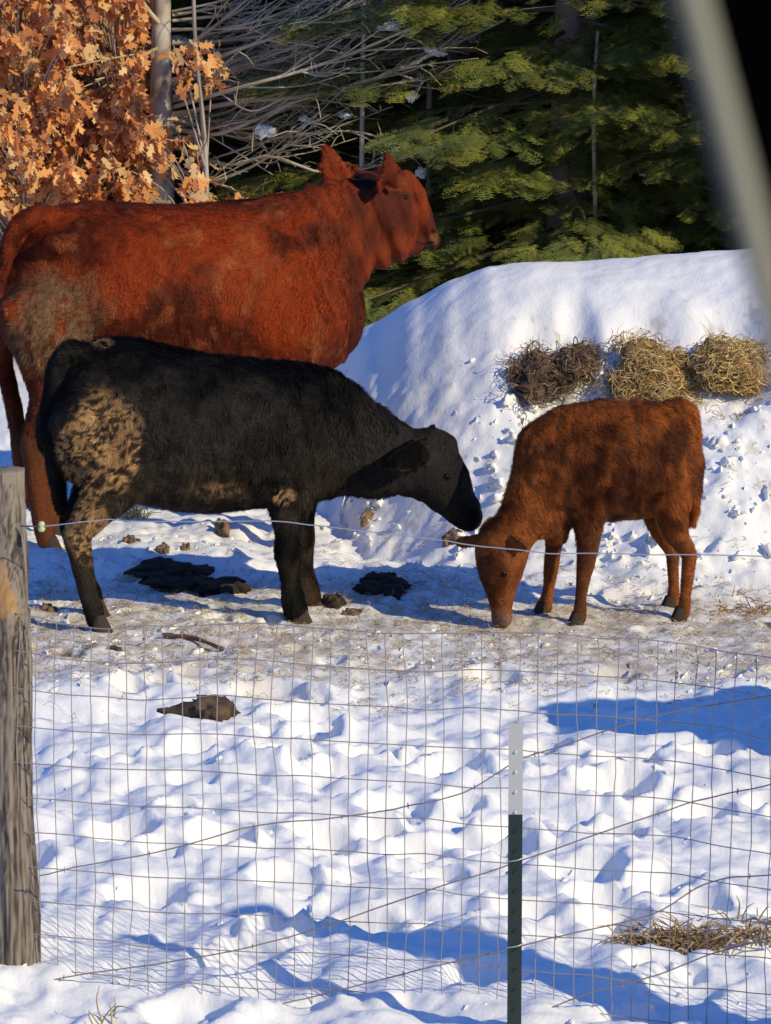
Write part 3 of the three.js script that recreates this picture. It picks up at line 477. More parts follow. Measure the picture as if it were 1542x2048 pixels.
function bareTree(label, px, pyTop, d, r, lean, limbs, seed, group) {
  const R = rng(seed), b = P(px, 600, d); b.y = H(b.x, d) - 0.05;
  const g = thing('bare_tree', label, 'tree', b, group), st = curve([V(0, 0, 0), V(lean * 0.3, 1.2, 0.02), V(lean * 0.7, 2.4, -0.03), V(lean, 6.5, 0)], 40);
  part('trunk', paint(tube(st, st.map((_, i) => lerp(r, r * 0.45, i / 40) * (1 + 0.1 * noise2(i * 0.7, px))), 14), (x, y, z) => greybark(x + px, y, z)), barkMat, g);
  for (const L of limbs) {
    const pts = L.p.map(([x, y, dd = 0]) => P(x, y, d + dd).sub(b)), c = curve(pts, 16), list = [tube(c, c.map((_, i) => lerp(L.r, L.r * 0.35, i / 16) * 1.25), 6)];
    for (let k = 0; k < (L.n ?? 8); k++) {
      const i = 2 + Math.floor(R() * 13), s = c[i], t = c[Math.min(16, i + 1)].clone().sub(c[i - 1]).normalize(), side = V((R() - 0.3) * 0.6, (R() - 0.45) * 1.1, (R() - 0.5) * 1.4), len = 0.2 + R() * 0.55, dirv = t.multiplyScalar(0.8).add(side.multiplyScalar(0.75)).normalize();
      const tw = curve([s, s.clone().addScaledVector(dirv, len * 0.5).add(V(0, (R() - 0.5) * 0.08, (R() - 0.5) * 0.08)), s.clone().addScaledVector(dirv, len).add(V(0, (R() - 0.3) * 0.12, 0))], 8);
      list.push(tube(tw, tw.map((_, j) => lerp(L.r * 0.5, 0.0025, j / 8)), 4, false));
      for (let m = 0; m < 3; m++) { const j = 2 + Math.floor(R() * 6), e = tw[j].clone().add(V((R() - 0.2) * 0.25, (R() - 0.4) * 0.22, (R() - 0.5) * 0.2)); list.push(tube([tw[j], tw[j].clone().lerp(e, 0.5).add(V(0, 0.015, 0)), e], [0.003, 0.0024, 0.0013], 4, false)); }
    }
    part('branch', paint(mergeGeometries(list), (x, y, z) => { const n = clamp(0.5 + fbm3(x * 9, y * 9, z * 9, 2) * 1.6); return mixc([0.34, 0.27, 0.17], [0.62, 0.54, 0.38], n); }), twigMat, g);
  }
  return g;
}
{
  const R = rng(77), limbs = [
    { p: [[345, 232], [470, 205, -0.2], [620, 190, -0.4], [771, 150, -0.5], [900, 92, -0.5], [1010, 40, -0.4]], r: 0.013, n: 12 },
    { p: [[345, 255], [420, 270, -0.2], [500, 245, -0.4], [600, 200, -0.5], [740, 175, -0.5], [880, 150, -0.4]], r: 0.011, n: 10 },
    { p: [[345, 195], [440, 150, -0.1], [560, 120, -0.2], [700, 70, -0.2], [840, 30, -0.2]], r: 0.011, n: 12 },
    { p: [[345, 110], [400, 75, -0.1], [470, 20, -0.2], [540, -40, -0.2]], r: 0.012, n: 6 },
    { p: [[345, 170], [450, 110, -0.3], [560, 70, -0.4], [680, 20, -0.5], [800, -30, -0.5]], r: 0.01, n: 10 },
    { p: [[345, 290], [460, 330, -0.3], [540, 312, -0.5], [650, 346, -0.6], [760, 330, -0.6], [880, 290, -0.6]], r: 0.009, n: 9 },
    { p: [[345, 330], [420, 362, -0.3], [500, 335, -0.4], [560, 300, -0.5], [640, 262, -0.6]], r: 0.009, n: 9 },
    { p: [[345, 215], [480, 175, -0.6], [640, 130, -0.7], [790, 70, -0.8], [940, 0, -0.8]], r: 0.01, n: 12 },
    { p: [[345, 240], [470, 262, -0.1], [560, 275, -0.3], [700, 262, -0.4], [830, 296, -0.5]], r: 0.009, n: 9 },
    { p: [[330, 90], [290, 110, -0.1], [260, 140, -0.1], [190, 160, -0.2]], r: 0.01, n: 4 },
    { p: [[330, 60], [290, 10, -0.1], [270, -40, -0.1]], r: 0.012, n: 3 },
  ];
  for (let i = 0; i < 30; i++) { const y = 20 + R() * 290, s = -0.1 - R() * 0.32, l = 250 + R() * 450, z = R() * 1.2 - 0.4; limbs.push({ p: [[345, y], [345 + l * 0.35, y + l * 0.35 * s * 0.6 + 20 * (R() - 0.5), z * 0.5], [345 + l * 0.7, y + l * 0.7 * s, z], [345 + l, y + l * s * 1.15, z]], r: 0.006 + R() * 0.004, n: 8 }); }
  bareTree('grey-barked tree at left with bare limbs fanning out to the right', 324, 0, 22.8, 0.075, 0.02, limbs, 78);
}

// conifers
const sprayGeo = (() => { // a flat twig with needles to both sides, 1 long
  const p = [], id = [], R = rng(5), tri = (a, b, c) => { const n = p.length / 3; p.push(...a, ...b, ...c); id.push(n, n + 1, n + 2); };
  for (const [bx, by, ang, L] of [[0, 0, 0, 1], [0, 0.18, 0.75, 0.5], [0, 0.22, -0.75, 0.5], [0, 0.45, 0.65, 0.42], [0, 0.5, -0.65, 0.42], [0, 0.7, 0.55, 0.26], [0, 0.72, -0.55, 0.26]]) {
    const c = Math.cos(ang), s = Math.sin(ang), at = (u, v, w = 0) => [bx + u * c + v * s, by - u * s + v * c, w - 0.16 * (by + v) * (by + v) * 0.6];
    tri(at(-0.012, 0), at(0.012, 0), at(0, L));
    const n = Math.round(L * 13); for (let i = 0; i < n; i++) for (const q of [-1, 1]) { const v = (i + 0.5) / n * L, l = 0.15 * (1 - 0.4 * v / L) * (0.8 + 0.4 * R()), z = (R() - 0.35) * 0.05; tri(at(0, v - 0.024), at(0, v + 0.024), at(q * l, v + 0.06, z)); }
  }
  const g = new THREE.BufferGeometry(); g.setAttribute('position', new THREE.Float32BufferAttribute(p, 3)); g.setIndex(id); g.computeVertexNormals(); return g;
})();
const needleMat = phys({ roughness: 0.6, side: THREE.DoubleSide, transmission: 0.12, thickness: 0 });
function conifer(label, px, d, hgt, spread, low, seed, dense = 1, group = 'evergreens along the edge of the wood', tint = [1, 1, 1]) {
  const R = rng(seed), b = P(px, 600, d); b.y = H(b.x, d) - 0.05;
  const g = thing('evergreen_tree', label, 'tree', b, group), tr = curve([V(0, 0, 0), V(0.05, hgt * 0.5, 0.03), V(0, hgt, 0)], 24), r0 = 0.03 + hgt * 0.013;
  part('trunk', paint(tube(tr, tr.map((_, i) => lerp(r0, 0.01, i / 24)), 10), (x, y, z) => { const n = clamp(0.5 + fbm3(x * 25, y * 9, z * 25, 3) * 1.5); return mixc([0.09, 0.065, 0.05], [0.2, 0.16, 0.13], n); }), barkMat, g);
  const limbs = [], sp = [];
  for (let y = low, a = R() * 6; y < hgt - 0.15;) {
    const t = y / hgt, L = spread * Math.pow(1 - t, 0.75) * (0.75 + 0.5 * R()) + 0.12, low_ = y < 3.2;
    a += 2.4 + R() * 0.5; y += (low_ ? 0.052 : 0.14) / dense * (0.7 + 0.6 * R());
    const dir = V(Math.cos(a), 0, Math.sin(a)), base = V(0, y, 0), rise = 0.18 - 0.35 * (1 - t), pts = curve([base, base.clone().addScaledVector(dir, L * 0.5).add(V(0, L * (rise + 0.06), 0)), base.clone().addScaledVector(dir, L).add(V(0, L * rise * 1.3 + 0.04, 0))], 10);
    limbs.push(tube(pts, pts.map((_, i) => lerp(0.006 + L * 0.007, 0.003, i / 10)), 5, false));
    const n = Math.round(L * (low_ ? 52 : 18) * dense), side = dir.clone().cross(V(0, 1, 0));
    for (let k = 0; k < n; k++) {
      const u = 0.18 + 0.82 * Math.sqrt((k + R()) / n), i = Math.min(9, Math.floor(u * 10)), c = pts[i].clone().lerp(pts[i + 1], u * 10 - i), off = (R() - 0.5) * 2, w = (1 - u) * L * 0.55 + 0.12;
      const pos = c.clone().addScaledVector(side, off * w).add(V(0, -Math.abs(off) * w * 0.22 + (R() - 0.6) * 0.07, 0)), dv = dir.clone().addScaledVector(side, off * 1.1).add(V(0, -0.28 + (R() - 0.6) * 0.5, 0)).normalize();
      const s = (low_ ? 0.17 : 0.3) * (0.7 + 0.6 * R()), upv = V((R() - 0.5) * 0.7, 1, (R() - 0.5) * 0.7), x = dv.clone().cross(upv).normalize(), z = x.clone().cross(dv), v = 0.65 + 0.7 * R(), ye = R();
      sp.push({ x: x.multiplyScalar(s), y: dv.multiplyScalar(s), z: z.multiplyScalar(s), p: pos, c: [(0.13 + 0.13 * ye) * v * tint[0], (0.165 + 0.09 * ye) * v * tint[1], (0.028 + 0.01 * ye) * v * tint[2]] });
    }
  }
  part('branches', paint(mergeGeometries(limbs), () => [0.11, 0.08, 0.055]), twigMat, g).userData.kind = 'stuff';
  instanced('crown', sprayGeo, needleMat, sp, g);
  return g;
}
conifer('bushy evergreen behind the snow bank, its olive boughs low over the crest', 1130, 22.6, 7.5, 1.5, 0.35, 51, 1.25);
conifer('evergreen at right beside the car window trim, boughs down to the bank', 1385, 23.2, 7, 1.4, 0.35, 52, 1.2);
conifer('younger evergreen between the bare limbs and the bushy evergreen', 985, 24.6, 6.5, 1.1, 0.35, 53, 1.1);
conifer('tall evergreen just outside the frame at right, beside the bank', 1800, 22.3, 9, 1.8, 0.3, 71, 0.8);
conifer('second tall evergreen outside the frame at right', 2150, 21.7, 10, 2, 0.3, 72, 0.7);
conifer('third tall evergreen outside the frame, farthest to the right', 2600, 21.2, 10, 2, 0.3, 73, 0.6);
conifer('dim evergreen deep in the wood behind the bare limbs', 600, 25.4, 8, 1.6, 0.3, 54, 0.9);
conifer('dim evergreen deep in the wood behind the oak saplings', 200, 26.5, 8, 1.7, 0.3, 55, 0.85);
conifer('shaded evergreen filling the gap behind the red cow\'s head', 800, 26.4, 8, 1.7, 0.25, 56, 0.9);
conifer('shaded evergreen behind the bushy one at centre right', 1240, 25.6, 8, 1.7, 0.3, 57, 0.9);
conifer('shaded evergreen at the far right edge of the wood', 1560, 25.2, 8, 1.7, 0.3, 58, 0.9);
conifer('evergreen half hidden at the far left edge of the wood', -70, 26, 8, 1.7, 0.3, 59, 0.8);
{
  const R = rng(90); let i = 0;
  for (const [px, d] of [[420, 28.5], [60, 29.5], [720, 29], [1010, 28.5], [1400, 28.8], [250, 31.5], [560, 32], [900, 31.6], [1180, 31.5], [1540, 31.8], [-150, 31]])
    conifer(['far dim evergreen standing behind the grey trunk', 'far dim evergreen at the left behind the oak leaves', 'far dim evergreen above the red cow\'s neck', 'far dim evergreen left of the bushy one', 'far dim evergreen to the right behind the bank', 'rearmost evergreen at left', 'rearmost evergreen behind the bare limbs', 'rearmost evergreen right of the red cow\'s head', 'rearmost evergreen behind the bushy one', 'rearmost evergreen at far right', 'rearmost evergreen at far left'][i++], px, d, 9, 2, 0.2, 600 + i, 0.6, 'evergreens deep in the wood');
}
// dead pale stem in front of the evergreens
{
  const b = P(1186, 600, 21.9); b.y = H(b.x, 21.9) - 0.03;
  const st = curve([V(0, 0, 0), V(0.01, 0.7, 0), V(-0.005, 1.4, 0.01), V(0.012, 1.78, 0)], 16), g = thing('dead_sapling', 'thin pale dead stem standing in front of the evergreens', 'tree', b);
  part('trunk', paint(tube(st, st.map((_, i) => lerp(0.014, 0.008, i / 16)), 8), (x, y, z) => mixc([0.5, 0.42, 0.3], [0.28, 0.22, 0.16], clamp(0.4 + 1.5 * fbm3(x * 30, y * 16, z * 30, 2)))), barkMat, g);
}
// bare stems in the dark gap by the red cow's chest
for (const [px, d, r, l] of [[722, 22.6, 0.016, 'pale thin stem in the gap below the red cow\'s jaw'], [858, 23.4, 0.02, 'grey stem standing where the snow bank meets the wood'], [905, 23.9, 0.035, 'darker grey stem just left of the bushy evergreen\'s lowest bough']]) {
  const b = P(px, 700, d); b.y = H(b.x, d) - 0.05; const R = rng(px), st = curve([V(0, 0, 0), V(0.05 * (R() - 0.5), 1.5, 0), V(0.2 * (R() - 0.5), 3.4, 0.1), V(0.2 * (R() - 0.5), 5, 0)], 20), g = thing('bare_sapling', l, 'tree', b, 'bare stems at the edge of the wood');
  part('trunk', paint(tube(st, st.map((_, i) => lerp(r, r * 0.3, i / 20)), 8), (x, y, z) => greybark(x + px, y, z)), barkMat, g);
}
console.log('wood');

// snow caught on the boughs
const snowMat = std(0.88, 0.88, 0.86, 0.7);
for (const [px, py, d, w, h, label] of [
  [530, 262, 22.35, 0.055, 0.042, 'round lump of snow caught on a bare limb above the red cow\'s back'],
  [780, 52, 22.3, 0.085, 0.026, 'flat patch of snow on a limb at the top centre'],
  [868, 103, 22.3, 0.06, 0.02, 'small patch of snow below the top limbs, left of the evergreen'],
  [965, 75, 23.0, 0.075, 0.025, 'snow patch on the evergreen bough near the top centre'],
  [824, 194, 22.4, 0.035, 0.03, 'tiny snow lump on a twig above the red cow\'s head'],
  [842, 346, 22.7, 0.03, 0.034, 'snow scrap hanging just right of the red cow\'s brow'],
  [1308, 347, 22.3, 0.085, 0.016, 'thin slanting strip of snow on a low evergreen bough at right'],
  [610, 238, 22.5, 0.035, 0.02, 'snow scrap on the limb right of the round snow lump'],
  [690, 230, 22.5, 0.04, 0.016, 'faint snow strip in the twigs left of the red cow\'s ears'],
]) { const m = solo('snow_clump', lump(w * 0.85, h * 0.8, w * 0.5, px, 0.75, 4, 2.6), snowMat, label, 'snow', P(px, py, d), 'snow caught on limbs'); m.rotation.z = (px % 7 - 3) * 0.08 - (px === 1308 ? 0.25 : 0); }

// ---------------------------------------------------------------- hay on the bank, dung and litter on the snow
const strandGeo = (() => { const c = curve([V(0, 0, 0), V(0.05, 0.35, 0.06), V(-0.04, 0.7, 0.02), V(0.04, 1, -0.05)], 5); const g = tube(c.map((v) => v), [0.5, 0.5, 0.48, 0.4, 0.3, 0.12].map((r) => r * 0.012), 3, false); return g; })();
const strandMat = new THREE.MeshStandardMaterial({ roughness: 0.7 });
for (const o of haySpots) {
  const R = rng(o.seed), q = o.q, g = thing('hay_clump', o.label, 'hay', q.clone().add(V(0, -0.03, 0.0)), 'hay showing through the snow bank'), { w, h, seed, tones } = o;
  const rim = (a) => 0.85 + 0.55 * fbm2(Math.cos(a) * 2.1 + seed, Math.sin(a) * 2.1, 3, 2);
  const core = lump(1, 1, 0.13, seed, 0.3, 4, 3), p = core.attributes.position; for (let i = 0; i < p.count; i++) { const k = rim(Math.atan2(p.getY(i), p.getX(i))); p.setXYZ(i, p.getX(i) * w * k * 0.92, p.getY(i) * h * k * 0.92, p.getZ(i) - p.getY(i) * h * 0.9); } core.computeVertexNormals();
  part('core', paint(core, (x, y, z) => mixc(o.dark, tones[0], clamp(0.35 + 1.6 * fbm3(x * 30, y * 30, z * 30, 3)) * 0.7)), vcol(0.95), g);
  const L = [];
  for (let i = 0; i < o.n; i++) {
    const vi = Math.floor(R() * p.count), nr = V().fromBufferAttribute(core.attributes.normal, vi), q3 = V().fromBufferAttribute(p, vi).add(V(R() - 0.5, R() - 0.5, R() - 0.5).multiplyScalar(0.022)).addScaledVector(nr, 0.008 * R()), x = q3.x, y = q3.y; if (nr.z < -0.5) continue;
    const cu = fbm3(x * 7 + seed, y * 7, 0, 2) * 6, dv = V(Math.cos(cu + R()) * 0.9, -0.55 + 0.8 * Math.sin(cu + R()), (R() - 0.5) * 0.5); dv.addScaledVector(nr, 0.04 - dv.dot(nr)); const len = 0.035 + R() * 0.06, t = tones[Math.floor(R() * tones.length)], v = 0.65 + R() * 0.7;
    L.push({ ...frame(dv, len * 1.2, 0.32 + 0.25 * R(), R, 0.4), p: q3, c: t.map((e) => e * v) });
  }
  for (let i = 0; i < o.n * 0.12; i++) { const a = R() * 3.9 - 0.4, r = 0.9 + 0.35 * R() * R(), x = q.x + Math.cos(a) * w * r, d = -q.z - Math.sin(a) * 0.26 * r, v = 0.6 + 0.7 * R(); L.push({ ...frame(V(R() - 0.5, (R() - 0.5) * 0.5 - 0.3, R() - 0.2), 0.04 + 0.07 * R(), 0.3, R, 0.3), p: V(x, H(x, d) + 0.006, -d).sub(g.position), c: tones[Math.floor(R() * tones.length)].map((e) => e * v) }); }
  instanced('strands', strandGeo, strandMat, L, g);
}

// chaff strewn on the trampled snow
{
  const R = rng(70), L = [];
  for (let i = 0; i < 9000; i++) {
    const x = (R() - 0.5) * 4, d = 14.6 + R() * 3; const t = trample(x, d); if (R() > t * 0.9 + 0.12 + 0.5 * (fbm2(x * 2, d * 2, 2, 44) > 0.15 ? 1 : 0)) continue;
    const a = R() * 6.28, len = 0.02 + R() * 0.05, c = gold[Math.floor(R() * 4)], v = 0.4 + 0.7 * R(); L.push({ ...frame(V(Math.cos(a), 0.12 * (R() - 0.4), Math.sin(a)), len, 0.2, R, 0.2), p: V(x, H(x, d) + 0.003, -d), c: c.map((e) => e * v) });
  }
  const m = instanced('strewn_chaff', strandGeo, strandMat, L, scene); tag(m, 'bits of hay chaff strewn over the trampled snow', 'hay');
}
const dungCol = (k) => (x, y, z) => mixc([0.03 * k, 0.02 * k, 0.014 * k], [0.12 * k, 0.075 * k, 0.04 * k], clamp(0.4 + 1.5 * fbm3(x * 40, y * 40, z * 40, 3)));
for (const [px, py, w, h, dp, k, name, label, cat] of [
  [330, 1158, 0.2, 0.03, 0.16, 0.5, 'dung_pat', 'dark flat dung pat in the shadow under the black heifer', 'dung'],
  [440, 1172, 0.13, 0.025, 0.1, 0.5, 'dung_pat', 'dark dung pat just left of the heifer\'s front legs', 'dung'],
  [760, 1176, 0.12, 0.03, 0.12, 0.45, 'dung_pat', 'black wet dung pat in the blue shadow before the calf\'s head', 'dung'],
  [775, 1158, 0.06, 0.025, 0.05, 0.3, 'dung_pat', 'small dark dung lump behind the wet pat in the blue shadow', 'dung'],
  [664, 1210, 0.05, 0.035, 0.05, 0.6, 'dung_pat', 'dark rounded dung lump right of the heifer\'s front hooves', 'dung'],
  [705, 1228, 0.045, 0.018, 0.04, 2.2, 'dung_pat', 'reddish flat scrap beside the dung lump near the front hooves', 'dung'],
  [98, 1222, 0.034, 0.026, 0.03, 2.6, 'dung_pat', 'reddish brown lump on the snow beside the wooden post', 'dung'],
  [228, 1299, 0.025, 0.012, 0.02, 1.0, 'dung_pat', 'small dark crumb on the snow below the heifer\'s hind hoof', 'dung'],
  [445, 1066, 0.055, 0.06, 0.05, 2.6, 'frozen_clod', 'upright tan frozen clod on the snow under the heifer\'s belly', 'clod'],
  [325, 1102, 0.036, 0.028, 0.035, 2.4, 'frozen_clod', 'small tan clod left of the upright clod under the belly', 'clod'],
  [370, 1096, 0.026, 0.022, 0.025, 2.4, 'frozen_clod', 'smallest round clod between the other clods under the belly', 'clod'],
  [268, 1085, 0.05, 0.022, 0.04, 2.2, 'frozen_clod', 'flat tan clod right behind the heifer\'s hind leg', 'clod'],
  [735, 1040, 0.05, 0.03, 0.04, 3.2, 'frozen_clod', 'pale tan clod below the heifer\'s throat', 'clod'],
  [905, 1075, 0.05, 0.035, 0.05, 2.0, 'frozen_clod', 'dirty clod under the heifer\'s chin beside the calf\'s ear', 'clod'],
]) {
  const q = hit(px, py), R = rng(px * 13 + py), L = [], n = name === 'dung_pat' ? 9 : 4;
  for (let i = 0; i < n; i++) { const a = R() * 6.28, r = i ? Math.sqrt(R()) * 0.75 : 0, k = i ? 0.28 + 0.3 * R() : 0.6, gg = lump(w * k, h * (i ? 0.5 + 0.6 * R() : 1), dp * k, px * 0.37 + i * 3.1, 0.5, 3, 2.4), x = Math.cos(a) * r * w, z = Math.sin(a) * r * dp; gg.rotateY(R() * 6); gg.translate(x, H(q.x + x, -q.z - z) - q.y, z); L.push(gg); }
  solo(name, paint(mergeGeometries(L), dungCol(k)), vcol(0.9), label, cat, q, name === 'dung_pat' ? 'dung on the trampled snow' : 'frozen clods on the snow');
}
{ // brown root-like dung heap in the foreground and a fallen stick
  const q = hit(425, 1432), g = thing('dung_heap', 'dark brown dung heap with a tapering tail on the open snow', 'dung', q.add(V(0, 0.01, 0)));
  part('mound', paint(lump(0.075, 0.055, 0.07, 3.3, 0.5, 5, 4.5), dungCol(1.1)), vcol(0.85), g);
  const c = curve([V(0.0, 0.012, 0), V(-0.08, 0.014, 0.01), V(-0.14, 0.006, 0.0), V(-0.19, 0.008, -0.01)], 14); part('tail', paint(tube(c, c.map((_, i) => lerp(0.04, 0.006, i / 14) * (1 + 0.25 * noise2(i, 3))), 9), dungCol(1)), vcol(0.85), g);
  const a = hit(325, 1276), b = hit(385, 1282), e = hit(445, 1304), s = curve([a, b, e].map((v) => v.add(V(0, 0.012, 0))), 14); solo('stick', paint(tube(s, s.map((_, i) => 0.008 * (1 + 0.5 * noise2(i * 0.6, 9))), 7), (x, y, z) => mixc([0.2, 0.1, 0.06], [0.1, 0.05, 0.03], clamp(0.5 + 2 * fbm3(x * 30, y * 30, z * 30, 2)))), vcol(0.9), 'brown bent stick on the snow below the heifer\'s belly', 'stick');
}
// dry grass
function grass(label, spots, seed, tones) {
  const R = rng(seed), q0 = hit(spots[0][0], spots[0][1]), g = thing('dry_grass', label, 'grass', q0, 'dry grass poking out of the snow'), list = [];
  for (const [px, py, n, h, w, dn] of spots) { const q = hit(px, py).sub(q0); for (let i = 0; i < n; i++) { const b = q.clone().add(V((R() - 0.5) * w, -0.02, (R() - 0.5) * w * 1.3)), l = h * (0.5 + R()), t = V((R() - 0.5) * 1.5, dn ? 0.25 : 0.9, (R() - 0.2) * 0.9).normalize().multiplyScalar(l), c = curve([b, b.clone().addScaledVector(t, 0.5).add(V(0, l * 0.12, 0)), b.clone().add(t).add(V((R() - 0.5) * l * 0.5, -l * 0.3 * R(), 0))], 6), tn = tones[Math.floor(R() * tones.length)]; list.push(paint(tube(c, c.map((_, k) => lerp(0.003, 0.001, k / 6)), 4, false), () => tn)); } }
  part('blades', mergeGeometries(list), vcol(0.8), g).userData.kind = 'stuff'; return g;
}
const straw = [[0.42, 0.3, 0.15], [0.5, 0.37, 0.2], [0.3, 0.19, 0.09], [0.2, 0.12, 0.06]];
{
  const g = grass('tangled dry grass clump melting out of the snow at lower right', [[1340, 1880, 260, 0.1, 0.16, 1], [1400, 1870, 160, 0.08, 0.12, 1], [1260, 1880, 60, 0.07, 0.08, 1]], 81, straw);
  const q = hit(1345, 1900).sub(g.position); const m = part('root_mat', paint(lump(0.075, 0.02, 0.05, 8.2, 0.8, 4, 3.5), dungCol(0.8)), vcol(0.95), g); m.position.copy(q).add(V(0, 0.0, 0));
}
grass('dry grass tuft at the right edge of the lower snow', [[1510, 1860, 90, 0.1, 0.14, 1]], 82, straw);
grass('few pale grass blades in the snow at the bottom left', [[215, 2045, 9, 0.11, 0.07, 0]], 83, [[0.55, 0.42, 0.22], [0.45, 0.33, 0.18]]);
grass('low dry leaves and grass on the snow right of the calf\'s hind hooves', [[1480, 1215, 90, 0.07, 0.2, 1]], 84, [[0.38, 0.2, 0.07], [0.48, 0.3, 0.11], [0.2, 0.1, 0.05]]);
grass('straw tuft showing under the heifer\'s flank', [[270, 1035, 70, 0.09, 0.1, 0]], 85, gold);
{ // loose snow crumbs kicked up all over
  const R = rng(88), L = [], geo = lump(1, 1, 1, 4, 0.8, 2, 1.6);
  for (let i = 0; i < 3600; i++) { const x = (R() - 0.5) * 3.9, d = 11 + R() * 6.9; const near = d < 14.8; if (near && R() > 0.12 || bankW(x, d) > 0.5 || fbm2(x * 2.5, d * 2.5, 2, 51) < -0.02) continue; const s = 0.004 + 0.016 * R() * R() * (near ? 0.8 : 1); L.push({ x: V(s, 0, 0).applyAxisAngle(V(0, 1, 0), R() * 6), y: V(0.2 * s, s * 0.6, 0), z: V(0, 0, s * (0.6 + R())), p: V(x, H(x, d) + s * 0.1, -d), c: [0.88, 0.88, 0.855] }); }
  for (let i = 0; i < 900; i++) { const x = -0.2 + R() * 2, d = 16.4 + R() * 1.9, bw = bankW(x, d); if (bw < 0.02 || bw > 0.62 || fbm2(x * 3, d * 3, 2, 52) < 0.04) continue; const s = 0.008 + 0.03 * R() * R(); L.push({ x: V(s, 0, 0).applyAxisAngle(V(0, 1, 0), R() * 6), y: V(0.3 * s * (R() - 0.5), s * 0.75, 0), z: V(0, 0.2 * s, s * (0.6 + R())), p: V(x, H(x, d), -d), c: [0.88, 0.88, 0.855] }); }
  tag(instanced('snow_crumbs', geo, new THREE.MeshStandardMaterial({ roughness: 0.8 }), L, scene), 'loose snow crumbs scattered over the trodden snow', 'snow');
}
console.log('litter');

// ---------------------------------------------------------------- the fence
const postBark = (seedv, bare) => (x, y, z) => {
  const a = Math.atan2(z, x), n = fbm3(Math.cos(a) * 9 + seedv, y * 3.2, Math.sin(a) * 9, 4), f = fbm3(Math.cos(a) * 30, y * 9, Math.sin(a) * 30, 3);
  let c = mixc([0.26, 0.215, 0.17], [0.05, 0.038, 0.03], clamp(0.35 + n * 1.9 + f * 1.5));
  if (bare) { const w = sstep(0.02, 0.12, bare(x, y, z, a) + n * 0.5); c = mixc(c, mixc([0.44, 0.27, 0.12], [0.34, 0.18, 0.065], clamp(0.5 + f * 2)), w); }
  return c;
};
function woodPost(label, b, t, r0, r1, seedv, bare) {
  const g = thing('fence_post', label, 'fence post', b), h = t.clone().sub(b), N = 150, pts = [], rad = [];
  for (let i = 0; i <= N; i++) { const k = i / N; pts.push(V(h.x * k + 0.006 * noise2(k * 5, seedv), h.y * k, h.z * k)); rad.push(lerp(r0, r1, k)); }
  const geo = tube(pts, rad, 72), p = geo.attributes.position;
  for (let i = 0; i < (N + 1) * 72; i++) { const ring = Math.floor(i / 72), c = pts[ring], x = p.getX(i) - c.x, y = p.getY(i), z = p.getZ(i) - c.z, a = Math.atan2(z, x), w = bare ? sstep(0.02, 0.12, bare(x, y, z, a)) : 0; const k = 1 + (1 - w * 0.8) * (-0.13 * fbm3(Math.cos(a) * 9 + seedv, y * 3.2, Math.sin(a) * 9, 4) - 0.1 * fbm3(Math.cos(a) * 30, y * 9, Math.sin(a) * 30, 3)) - w * 0.06; p.setXYZ(i, c.x + x * k, y, c.z + z * k); }
  geo.computeVertexNormals(); part('shaft', paint(geo, postBark(seedv, bare)), vcol(0.92), g); return g;
}
const postB = P(33, 1955, 11.65), postT = P(8, 938, 11.72); postB.y = H(postB.x, 11.65) - 0.12;
{
  const y0 = P(10, 1225, 11.7).y - postB.y, y1 = P(10, 1030, 11.7).y - postB.y;
  const g = woodPost('weathered round wooden fence post with a bare tan patch at the left edge', postB, postT, 0.066, 0.058, 4.2, (x, y, z, a) => Math.min((y - y0) / 0.05, (y1 - y) / 0.06, (Math.cos(a - 1.5) + 0.2) * 2, 1) * 0.3);
  const q = P(83, 1053, 11.62).sub(postB), ins = new THREE.LatheGeometry([[0, -0.014], [0.007, -0.014], [0.011, -0.006], [0.006, 0], [0.01, 0.006], [0.006, 0.014], [0, 0.014]].map(([x, y]) => new THREE.Vector2(x, y)), 14), m = part('insulator', ins, std(0.5, 0.6, 0.3, 0.5), g); m.position.copy(q);
  const pin = part('nail', tube([P(40, 1052, 11.66).sub(postB), q.clone().add(V(0, 0, -0.002))], 0.0025, 5), std(0.2, 0.19, 0.18, 0.5, { metalness: 0.7 }), g);
}
const fenceD = (x) => 11.6 - 0.3 * (x + 0.98); // the fence runs a little towards us at the right
const wireMat = std(0.34, 0.29, 0.28, 0.6, { metalness: 0.2 }), wireMat2 = std(0.3, 0.24, 0.22, 0.6, { metalness: 0.2 });
{
  const b0 = V(0, 0, -11.4), g = thing('wire_mesh_fence', 'rusty welded wire mesh fence sagging across the foreground', 'fence', b0);
  const top = 0.985, x0 = -1.32, x1 = 1.42, W = (x, y) => { const sag = 0.022 * Math.sin(x * 2.3 + 0.6) + 0.016 * noise2(x * 2.6, y * 2.2, 5); return V(x + 0.013 * noise2(x * 3, y * 4, 3) + 0.004 * noise2(x * 20, y * 14, 8), y + sag * (0.4 + 0.6 * y) + 0.006 * noise2(x * 9, y * 5, 9), -fenceD(x) + 0.05 * noise2(x * 1.8, y * 1.8, 4) + 11.4); };
  const R = rng(7);
  for (let x = x0; x < x1; x += 0.0508) { const pts = []; for (let k = 0; k <= 22; k++) pts.push(W(x, lerp(-0.1, top, k / 22))); part('vertical_wire', tube(pts, 0.0014, 5, false), wireMat, g); }
  for (let y = top; y > -0.08; y -= 0.1016) { const pts = []; for (let k = 0; k <= 110; k++) pts.push(W(lerp(x0, x1, k / 110), y)); part('horizontal_wire', tube(pts, 0.0016, 5, false), wireMat, g); }
}
